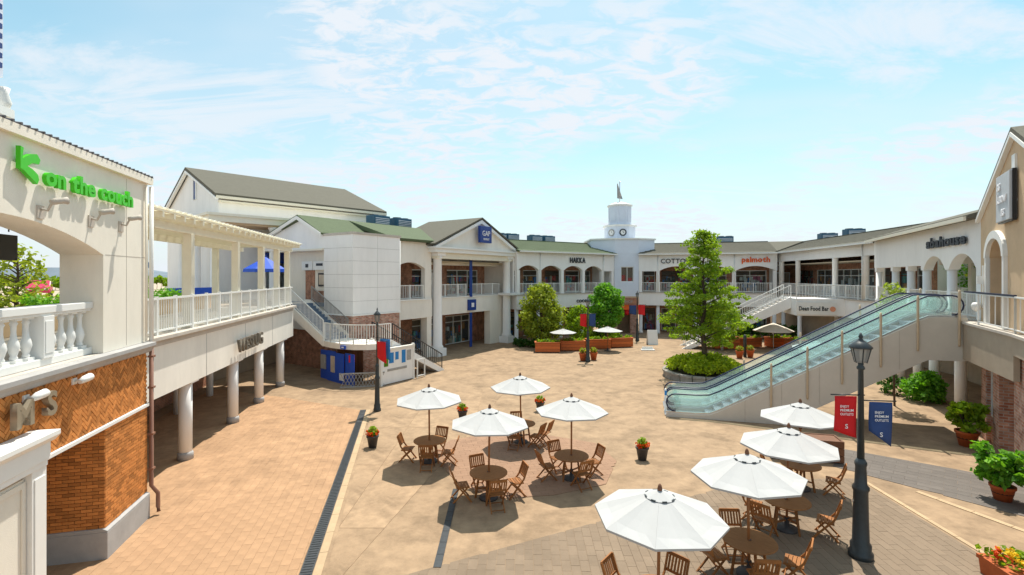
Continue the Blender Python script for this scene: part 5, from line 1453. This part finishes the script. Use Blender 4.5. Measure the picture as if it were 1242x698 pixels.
# flower pots
fpp = thing('flower_pot', 'x', 'flower pot')
c = MB(); c.lathe([(.13,0),(.19,.36),(.215,.37),(.215,.42),(.18,.42),(.17,.38)], 16); part('pot', c, M['dark_pot'], fpp)
c = MB(); c.lathe([(.16,.2),(.17,.39)], 12); part('soil', c, M['soil'], fpp)
rr = random.Random(12); c = MB(); leaf_cloud(c, (0,0,.56), (.17,.17,.17), 150, .09, rr); part('foliage', c, M['leaf_hedge'], fpp, kind='stuff', fix=False)
c = MB()
for k in range(40):
    a = rr.uniform(0,2*PI); q = rr.uniform(.13,.23)
    leaf_cloud(c, (q*math.cos(a), q*math.sin(a), .47+rr.uniform(-.04,.09)), (.03,.03,.025), 6, .07, rr)
part('flowers', c, M['petal_red'], fpp, kind='stuff', fix=False)
proto_done(fpp)
FG = 'dark pots of orange-red flowers'
place_copies(fpp, [(gp(452,543), 0, 'dark pot of red flowers beside the long drain, nearest the left lamp', FG, 1.05), (gp(561,510), 1, 'dark pot of red flowers right of the leftmost parasol', FG, 1.02),
                   (gp(655,499), 2, 'dark pot of red flowers right of the rear parasol', FG, 1.0), (gp(779,558), 3, 'dark pot of red flowers standing alone before the escalator foot', FG, 1.05)])
fp2 = thing('flower_pot', 'x', 'flower pot')
c = MB(); c.lathe([(.18,0),(.27,.48),(.30,.5),(.30,.58),(.25,.58),(.24,.5)], 16); part('pot', c, M['terracotta'], fp2)
c = MB(); leaf_cloud(c, (0,0,.74), (.27,.27,.22), 160, .13, rr); part('foliage', c, M['leaf_yellow'], fp2, kind='stuff', fix=False)
c = MB(); leaf_cloud(c, (0,0,.70), (.29,.29,.16), 60, .10, rr); part('flowers', c, M['petal_red'], fp2, kind='stuff', fix=False)
proto_done(fp2)
place_copies(fp2, [(gp(707,438), 0, 'orange flower pot on the left of the lamp post in mid square', 'orange flower pots', 1), (gp(720,437), 1, 'orange flower pot on the right of the lamp post in mid square', 'orange flower pots', 1),
                   (gp(897,435), 2, 'orange flower pot right of the tall tree planter, left of the small post', 'orange flower pots', 1), (gp(910,434), 2.5, 'orange flower pot right of the small post behind the tall tree', 'orange flower pots', 1)])
# flower bed at the lower right corner
fb = thing('flower_trough', 'terracotta trough of red, yellow and white flowers in the lower right corner', 'planter', (10.7,9.9,-.14), rad(-5))
c = MB(); c.ext([(-.32,0),(.32,0),(.4,.42),(.46,.42),(.46,.5),(-.46,.5),(-.46,.42),(-.4,.42)], -.95, 1.6, 'yzx'); part('trough', c, M['terracotta'], fb)
rr = random.Random(18); c = MB()
for k in range(60):
    x = rr.uniform(-.9,1.5); leaf_cloud(c, (x, rr.uniform(-.4,.4), .60+.62*max(0,(x+.2)/1.7)*rr.random()), (.16,.16,.13), 18, .11, rr)
part('foliage', c, M['leaf_hedge'], fb, kind='stuff', fix=False)
for m_, xs, zz, n in (('petal_red',(-.95,.1),.60,13),('petal_yellow',(-.9,.7),.66,16),('petal_white',(.1,1.5),.92,26)):
    c = MB()
    for k in range(n):
        x = rr.uniform(*xs); leaf_cloud(c, (x, rr.uniform(-.4,.35), zz+rr.uniform(-.05,.4)*(1 if m_=='petal_white' else .4)), (.06,.06,.05), 10, .10, rr)
    part('flowers', c, M[m_], fb, kind='stuff', fix=False)

# ================================================================== LAMP POSTS AND BANNERS
def lamp_post(label, loc, h, s=1.0):
    t = thing('street_lamp', label, 'street lamp', loc, rad(10), 'old-style lamp posts in the square')
    c = MB(); c.lathe([(.24,0),(.24,.12),(.20,.16),(.205,.30),(.165,.36),(.150,.9),(.140,1.45),(.165,1.50),(.165,1.56),(.12,1.62),(.105,2.0),(.12,2.05),(.12,2.10),(.075,2.18)], 16); part('base', c, M['lamp_iron'], t)
    c = MB(); c.lathe([(.072,2.17),(.052,h-.62),(.08,h-.60),(.08,h-.56),(.05,h-.52),(.06,h-.46)], 14); part('post', c, M['lamp_iron'], t)
    c = MB(); c.lathe([(.10,h-.46),(.125,h-.44),(.19,h-.14),(.16,h-.14)], 6, smooth=False); part('lantern_glass', c, M['lamp_glass'], t)
    c = MB(); c.lathe([(.225,h-.14),(.23,h-.11),(.12,h-.01),(.05,h+.04),(.03,h+.08),(.05,h+.11),(.012,h+.2)], 12); part('lantern_cap', c, M['lamp_iron'], t)
    c = MB()
    for k in range(6):
        a = k*PI/3; c.bar((.115*math.cos(a),.115*math.sin(a),h-.46),(.195*math.cos(a),.195*math.sin(a),h-.13),.018)
    part('lantern_frame', c, M['lamp_iron'], t)
    t.scale = (s, s, 1)
    return t
LM = gp(1044,676)
lamp_post('tall dark lamp post in the right foreground with red and blue flags', LM, 4.75)
LM2 = gp(457.5,499)
lamp_post('dark lamp post at the left beside the drain and notice board', LM2, 4.55, .72)
LM3 = gp(713,439)
lamp_post('dark lamp post in mid square between two orange flower pots', LM3, 4.5, .8)
LM4 = gp(773,414)
lamp_post('dark lamp post in front of the clock tower entrance', LM4, 4.6, .8)
def flag(label, loc, rz, wd, hh, m_, slant, tilt=0, text=True, parent_side=1):
    t = thing('flag', label, 'flag', loc, rz, 'flags on lamp posts')
    c = MB(); nx, nz = 6, 8
    vs = []; fs = []
    for j in range(nz+1):
        for i in range(nx+1):
            f = i/nx; x = wd*f
            zb = -hh + slant*f if slant > 0 else -hh - slant*(1-f)
            z = zb*j/nz
            vs.append((x*parent_side, .03*math.sin(f*5+j*.35)*(.3+j/nz), z))
    for j in range(nz):
        for i in range(nx):
            a = j*(nx+1)+i; fs.append((a,a+1,a+nx+2,a+nx+1))
    c.add(vs, fs, True); o = part('cloth', c, M[m_], t, fix=False)
    md = o.modifiers.new('thick','SOLIDIFY'); md.thickness = .006
    c = MB(); c.tube([(-.16*parent_side,0,.03),(wd*1.18*parent_side,0,.03)], .014, 8); part('arm', c, M['black'], t)
    if text:
        x0 = .09 if parent_side > 0 else -wd+.09
        for k,(tx,ww) in enumerate((('ENJOY',.18),('PREMIUM',.27),('OUTLETS',.27))):
            letters(tx, .075, .004, M['white_letter'], t, x0, -.055, -.24-.085*k, width=ww, joined=True, name='lettering')
        letters('S', .14, .004, M['white_letter'], t, x0+.10, -.055, -hh*.76, joined=True, name='emblem')
    return t
flag('red flag with white lettering left of the foreground lamp post', LM + Vector((-.10,-.02,3.55)), rad(-6), .46, .92, 'red_cloth', .14, parent_side=-1)
flag('navy flag with white lettering right of the foreground lamp post', LM + Vector((.17,-.02,3.43)), rad(-8), .46, .98, 'navy_cloth', -.34)
flag('red flag on the left lamp post near the stair', LM2 + Vector((.02,-.10,3.22)), rad(-30), .55, 1.0, 'red_cloth', -.3, text=False)
flag('light blue flag on the left lamp post near the stair', LM2 + Vector((.10,.10,3.32)), rad(-28), .62, 1.0, 'sky_blue', -.3, text=False)
flag('red flag on the mid square lamp post', LM3 + Vector((-.08,0,3.45)), 0, .48, .95, 'red_cloth', .1, text=False, parent_side=-1)
flag('dark navy flag on the mid square lamp post', LM3 + Vector((.08,0,3.45)), 0, .48, .95, 'navy_cloth', -.1, text=False)
flag('navy flag on the lamp post before the clock tower entrance', LM4 + Vector((-.08,0,3.4)), 0, .7, .9, 'navy_cloth', .1, text=False, parent_side=-1)
flag('red flag on the lamp post before the clock tower entrance', LM4 + Vector((.08,0,3.45)), 0, .65, 1.0, 'red_cloth', -.1, text=False)
sb = thing('sandwich_board', 'white folding sandwich board standing before the clock tower', 'sign board', gp(791,418))
for s_ in (-1,1):
    c = MB(); c.ext([(s_*.3,0),(s_*.34,0),(s_*.04,1.3),(0,1.3)], -.45, .45, 'yzx'); part('panel', c, M['white_paint'], sb)
c = MB(); c.box(-.38,-.2,.5,.38,-.19,1.0)
bs2 = thing('sign_stand', 'low white sign stand lying just before the sandwich board', 'sign board', gp(786,425)); c = MB(); c.box(-.6,-.3,.0,.5,.2,.08); part('base', c, M['white_paint'], bs2); c = MB(); c.box(-.5,-.02,.08,.4,.02,.3); part('panel', c, M['white_paint'], bs2)
wpst = thing('info_post', 'slim dark post between the orange flower pots behind the tall tree', 'post', gp(903.5,433)); c = MB(); c.lathe([(.13,0),(.12,1.6),(.07,1.7)], 10); part('post', c, M['lamp_iron'], wpst)

# ================================================================== PARASOLS, TABLES, CHAIRS
um = thing('parasol', 'x', 'parasol')
RO = 1.09; ZR, ZA = 2.03, 2.44
for k in range(8):
    a0, a1 = PI/8 + k*PI/4, PI/8 + (k+1)*PI/4
    vs = []; fs = []
    nr, nc = 5, 4
    for i in range(nr+1):
        f = .085 + (1-.085)*i/nr
        for j in range(nc+1):
            g = j/nc
            p0 = Vector((math.cos(a0),math.sin(a0),0)); p1 = Vector((math.cos(a1),math.sin(a1),0))
            q = p0.lerp(p1, g)*RO*f
            sag = .055*math.sin(PI*g)*f*math.sin(PI*min(1,f))**.5
            vs.append((q.x, q.y, ZA - (ZA-ZR)*f**1.06 - sag))
    for i in range(nr):
        for j in range(nc):
            a = i*(nc+1)+j; fs.append((a,a+1,a+nc+2,a+nc+1))
    # short hem at the rim
    o_ = len(vs)
    for j in range(nc+1):
        x,y,z = vs[nr*(nc+1)+j]; vs.append((x*.998,y*.998,z-.035))
    for j in range(nc): fs.append((nr*(nc+1)+j, nr*(nc+1)+j+1, o_+j+1, o_+j))
    c = MB(); c.add(vs, fs, False); o = part('canopy_panel', c, M['canvas'], um, fix=False)
    md = o.modifiers.new('thick','SOLIDIFY'); md.thickness = .004
    c = MB(); c.bar((0,0,ZA-.12),(math.cos(a0)*RO*.97,math.sin(a0)*RO*.97,ZR-.03),.018,.014); part('rib', c, M['pole_wood'], um)
c = MB()
for i in range(8):
    a = PI/8+i*PI/4; c.add([(math.cos(a)*.26,math.sin(a)*.26,ZA-.075)], [])
c.add([(0,0,ZA+.03)], []); 
for i in range(8): c.f.append((i,(i+1)%8,8)); c.sm.append(False)
o = part('vent_cap', c, M['canvas'], um, fix=False); md = o.modifiers.new('thick','SOLIDIFY'); md.thickness = .004
vd = MB()
for i in range(8):
    a0, a1 = PI/8+i*PI/4, PI/8+(i+1)*PI/4
    p = Vector((math.cos(a0),math.sin(a0),0)).lerp(Vector((math.cos(a1),math.sin(a1),0)), .3)*.255; q = Vector((math.cos(a0),math.sin(a0),0)).lerp(Vector((math.cos(a1),math.sin(a1),0)), .7)*.255
    vd.bar((p.x,p.y,ZA-.078),(q.x,q.y,ZA-.078),.02,.025)
part('vent_gap_shade', vd, M['lamp_iron'], um)  # dark bars stand in for the shadowed gap below the vent cap
c = MB(); c.lathe([(.028,0),(.028,ZA)], 10); part('pole', c, M['pole_wood'], um)
c = MB(); c.lathe([(.035,ZA),(.045,ZA+.04),(.03,ZA+.10),(.01,ZA+.13)], 8); part('finial', c, M['dark_wood'], um)
c = MB(); c.lathe([(.05,1.72),(.05,1.78)], 10); part('collar', c, M['dark_wood'], um)
c = MB(); c.lathe([(.26,0),(.25,.06),(.06,.08),(.05,.3)], 16); part('base', c, M['dark_pot'], um)
proto_done(um)
UM = [  # apex px, distance, label, yaw, key
 (521,16.5,'white octagonal parasol at the left, leftmost of all parasols',.2,'the leftmost table'),
 (592.5,13.8,'white octagonal parasol at the front of the left group of four',.1,'the front table of the left group'),
 (632,18.4,'white octagonal parasol at the back of the left group of four',.3,'the rear table of the left group'),
 (693,15.1,'white octagonal parasol at the right of the left group of four',.15,'the right-hand table of the left group'),
 (797.5,8.55,'largest nearest white parasol at the bottom of the picture',.05,'the nearest table at the bottom edge'),
 (909,10.25,'second nearest white parasol of the right-hand row',.12,'the second table of the right-hand row'),
 (954,12.1,'third white parasol of the right-hand row, before the escalator',.25,'the third table of the right-hand row'),
 (971,14.4,'farthest white parasol of the right-hand row, left of the red flag',.3,'the farthest table of the right-hand row')]
UP = [Vector(((px-621)/F*Y, Y, 0)) for px,Y,_,_,_ in UM]
# apex of the third and fourth seen higher: same make, so heights come from distance
UGR = 'white parasols over the cafe tables'
spots = [(p, u_[3], u_[2], UGR, 1.02) for p,u_ in zip(UP, UM)]
BGU = [(683,425.5,'small white parasol behind the leftmost orange planters',(1.02,1.02,.74)),(737,426,'small white parasol under the bright green tree before the tower',(1.12,1.12,.82)),(987,468,'white parasol partly hidden behind the escalator rail',1.05)]
for px,py,lab,sc in BGU: spots.append((gp(px,py), .3, lab, UGR, sc))
for i, o in enumerate(place_copies(um, spots)):
    o.rotation_euler.x = rad((.9,-.7,.5,-1.1,.6,-.5,1.0,-.8,.4,-.6,.5)[i]); o.rotation_euler.y = rad((-.5,.8,-1.0,.4,.7,-.9,.5,.6,-.4,.8,-.5)[i])
cu_ = thing('parasol', 'cream parasol before the dark hedge under the right gallery', 'parasol', gp(938,423), .2)
c = MB(); c.lathe([(.03,0),(.03,2.15)], 8); part('pole', c, M['white_paint'], cu_)
c = MB(); c.lathe([(1.58,1.48),(1.60,1.53),(.8,1.9),(.04,2.18),(.0,2.2)], 8, ph=.2, smooth=False); part('canopy', c, M['canvas_cream'], cu_)

tbp = thing('round_table', 'x', 'table')
c = MB(); c.lathe([(.56,.695),(.575,.705),(.575,.725),(.56,.735)], 40); part('tabletop', c, M['teak_top'], tbp)
c = MB(); c.lathe([(.03,.736),(.045,.74),(.03,.745)], 12); part('pole_collar', c, M['dark_pot'], tbp)
for k in range(4):
    a = PI/4 + k*PI/2
    c = MB(); c.bar((math.cos(a)*.40,math.sin(a)*.40,0),(math.cos(a)*.28,math.sin(a)*.28,.69),.05,.05); part('leg', c, M['teak'], tbp)
for z,l in ((.66,.5),(.24,.36)):
    for k in range(2):
        a = PI/4 + k*PI/2
        c = MB(); zz = z + k*.03; c.bar((-math.cos(a)*l,-math.sin(a)*l,zz),(math.cos(a)*l,math.sin(a)*l,zz),.05,.03); part('brace', c, M['teak'], tbp)
proto_done(tbp)
tsp = [(p, .3+i*.4, 'round teak table under the ' + u_[2].replace('white octagonal ','').replace('white ',''), 'round teak tables', (.92,.92,1)) for i,(p,u_) in enumerate(zip(UP,UM))]
place_copies(tbp, tsp)

ch = thing('folding_chair', 'x', 'chair')           # faces +y, seat centre at the origin
slat = MB(); slat.box(-.205,-.033,0,.205,.033,.018); slm = slat.mesh('seat_slat', M['teak'])
for k in range(5): put('seat_slat', slm, ch, (0,-.16+k*.08,.44))
c = MB(); c.bar((-.215,-.2,.432),(-.215,.2,.432),.03,.03); c.bar((.215,-.2,.432),(.215,.2,.432),.03,.03); part('seat_rail', c, M['teak'], ch)
for x in (-.235,.235):
    c = MB(); c.bar((x,.26,0),(x,-.2,.56),.032,.045); c.bar((x,-.2,.56),(x,-.33,.92),.032,.045); part('back_leg', c, M['teak'], ch)
for x in (-.19,.19):
    c = MB(); c.bar((x,-.30,0),(x,.17,.44),.028,.04); part('front_leg', c, M['teak'], ch)
c = MB(); c.bar((-.22,.19,.085),(.22,.19,.085),.022); c.bar((-.18,-.24,.06),(.18,-.24,.06),.022); part('stretcher', c, M['teak'], ch)
c = MB(); c.bar((-.235,-.335,.90),(.235,-.335,.90),.028,.075); part('top_rail', c, M['teak'], ch)
c = MB(); c.bar((-.225,-.225,.60),(.225,-.225,.60),.024,.05); part('lower_rail', c, M['teak'], ch)
bs = MB(); bs.bar((0,-.232,.62),(0,-.328,.88),.042,.012); bsm = bs.mesh('back_slat', M['teak'])
for k in range(6): put('back_slat', bsm, ch, (-.175+k*.07,0,0))
proto_done(ch)
CH = [  # table index, (angle from table centre, distance, twist, how it is told apart)
 (0,[(172,.82,.1,'left side'),(75,.80,-.1,'far side'),(272,.72,0,'near side'),(342,.78,.3,'right side')]),
 (1,[(188,.82,.15,'left side'),(112,.80,.1,'far side'),(290,.74,-.1,'near side'),(12,.84,.1,'right side')]),
 (2,[(100,.82,0,'far side'),(318,.80,.2,'right side'),(350,.95,-.3,'far right'),(250,.8,.1,'near side')]),
 (3,[(182,.82,.3,'left side'),(118,.80,0,'far side'),(290,.72,.1,'near side'),(25,.86,-.1,'right side')]),
 (4,[(128,.86,.25,'far left'),(58,.88,-.3,'far right'),(230,.85,0,'near left'),(310,.85,0,'near right')]),
 (5,[(178,.80,.3,'left side'),(88,.82,0,'far side'),(262,.76,.05,'near side'),(345,.92,-.35,'right side')]),
 (6,[(140,.82,.1,'far left'),(205,.86,.3,'near left'),(335,.90,-.2,'right side'),(60,.82,0,'far side')]),
 (7,[(150,.8,0,'left side'),(215,.82,.1,'near left'),(332,.88,-.1,'right side'),(70,.8,0,'far side')])]
csp = []
for ti, lst in CH:
    for a, r_, tw2, how in lst:
        r_ *= .91
        p = UP[ti] + Vector((math.cos(rad(a))*r_, math.sin(rad(a))*r_, 0))
        csp.append((p, rad(a)+PI/2+tw2, 'teak folding chair at the %s of %s' % (how, UM[ti][4]), 'teak folding chairs around the cafe tables', (.93,.93,.95)))
place_copies(ch, csp)
# low brown timber planter box behind the farthest parasol
bx_ = thing('timber_planter', 'low reddish-brown timber box between the farthest parasol and the escalator', 'planter', (9.95,16.9,0), rad(-14))
for z in (.04,.28,.52):
    c = MB(); c.box(-1.1,-.4,z,1.1,-.34,z+.22); part('plank', c, M['dark_wood'], bx_)
    c = MB(); c.box(-1.1,.34,z,1.1,.4,z+.22); part('plank', c, M['dark_wood'], bx_)
    for x in (-1.1,1.04):
        c = MB(); c.box(x,-.338,z,x+.06,.338,z+.22); part('plank', c, M['dark_wood'], bx_)
c = MB(); c.box(-1.03,-.33,.03,1.03,.33,.72); part('lid', c, M['dark_wood'], bx_)
# outside stair down from the right gallery
s2_ = thing('staircase', 'pale stair rising to the right gallery behind the tall tree', 'staircase', (22.9,41.2,0), PI-rad(14))
c = MB(); c.box(-4.2,-1.1,3.1,.0,2.6,4.42); part('landing', c, M['white'], s2_)
n2 = 24; sm_ = MB(); sm_.box(0,-1,-.2,.34,1,0); me_ = sm_.mesh('tread', M['ledge'])
for k in range(n2): put('tread', me_, s2_, (k*.33,0,4.42-(k+1)*4.42/(n2+1)))
for y in (-1.05,1.05):
    c = MB(); c.ext([(0,4.5),(0,3.6),(7.7,.0),(8.4,.0)], y-.06, y+.06, 'xzy'); part('stringer', c, M['white'], s2_)
    path_rail(s2_, [(.0,y,4.46),(8.1,y,.2)], 1.0, .2, 'white_paint')
path_rail(s2_, [(-4.2,1.0 if False else 2.5,4.42),(0,2.5,4.42)], 1.05, .2)
path_rail(s2_, [(-4.2,2.5,4.42),(0,2.5,4.42)][:1]+[(-4.0,2.5,4.42)], 1.05, .2)
sg3 = sign('pale sign strip with dark green words on the edge of the far stair landing', (22.27,38.66,3.2), rad(-14))
c = MB(); c.box(-.05,-.08,0,2.75,-.01,.95); part('sign_board', c, M['white_paint'], sg3)
letters('Dean Food Bar', .46, .03, M['lamp_iron'], sg3, .12, -.10, .32, width=2.05, bold=.02)
c = MB(); c.lathe([(.2,0),(.2,.03)], 14); part('disc', c, mat('salmon_disc',(.7,.3,.18)), sg3, (2.45,-.09,.45), (PI/2,0,0))
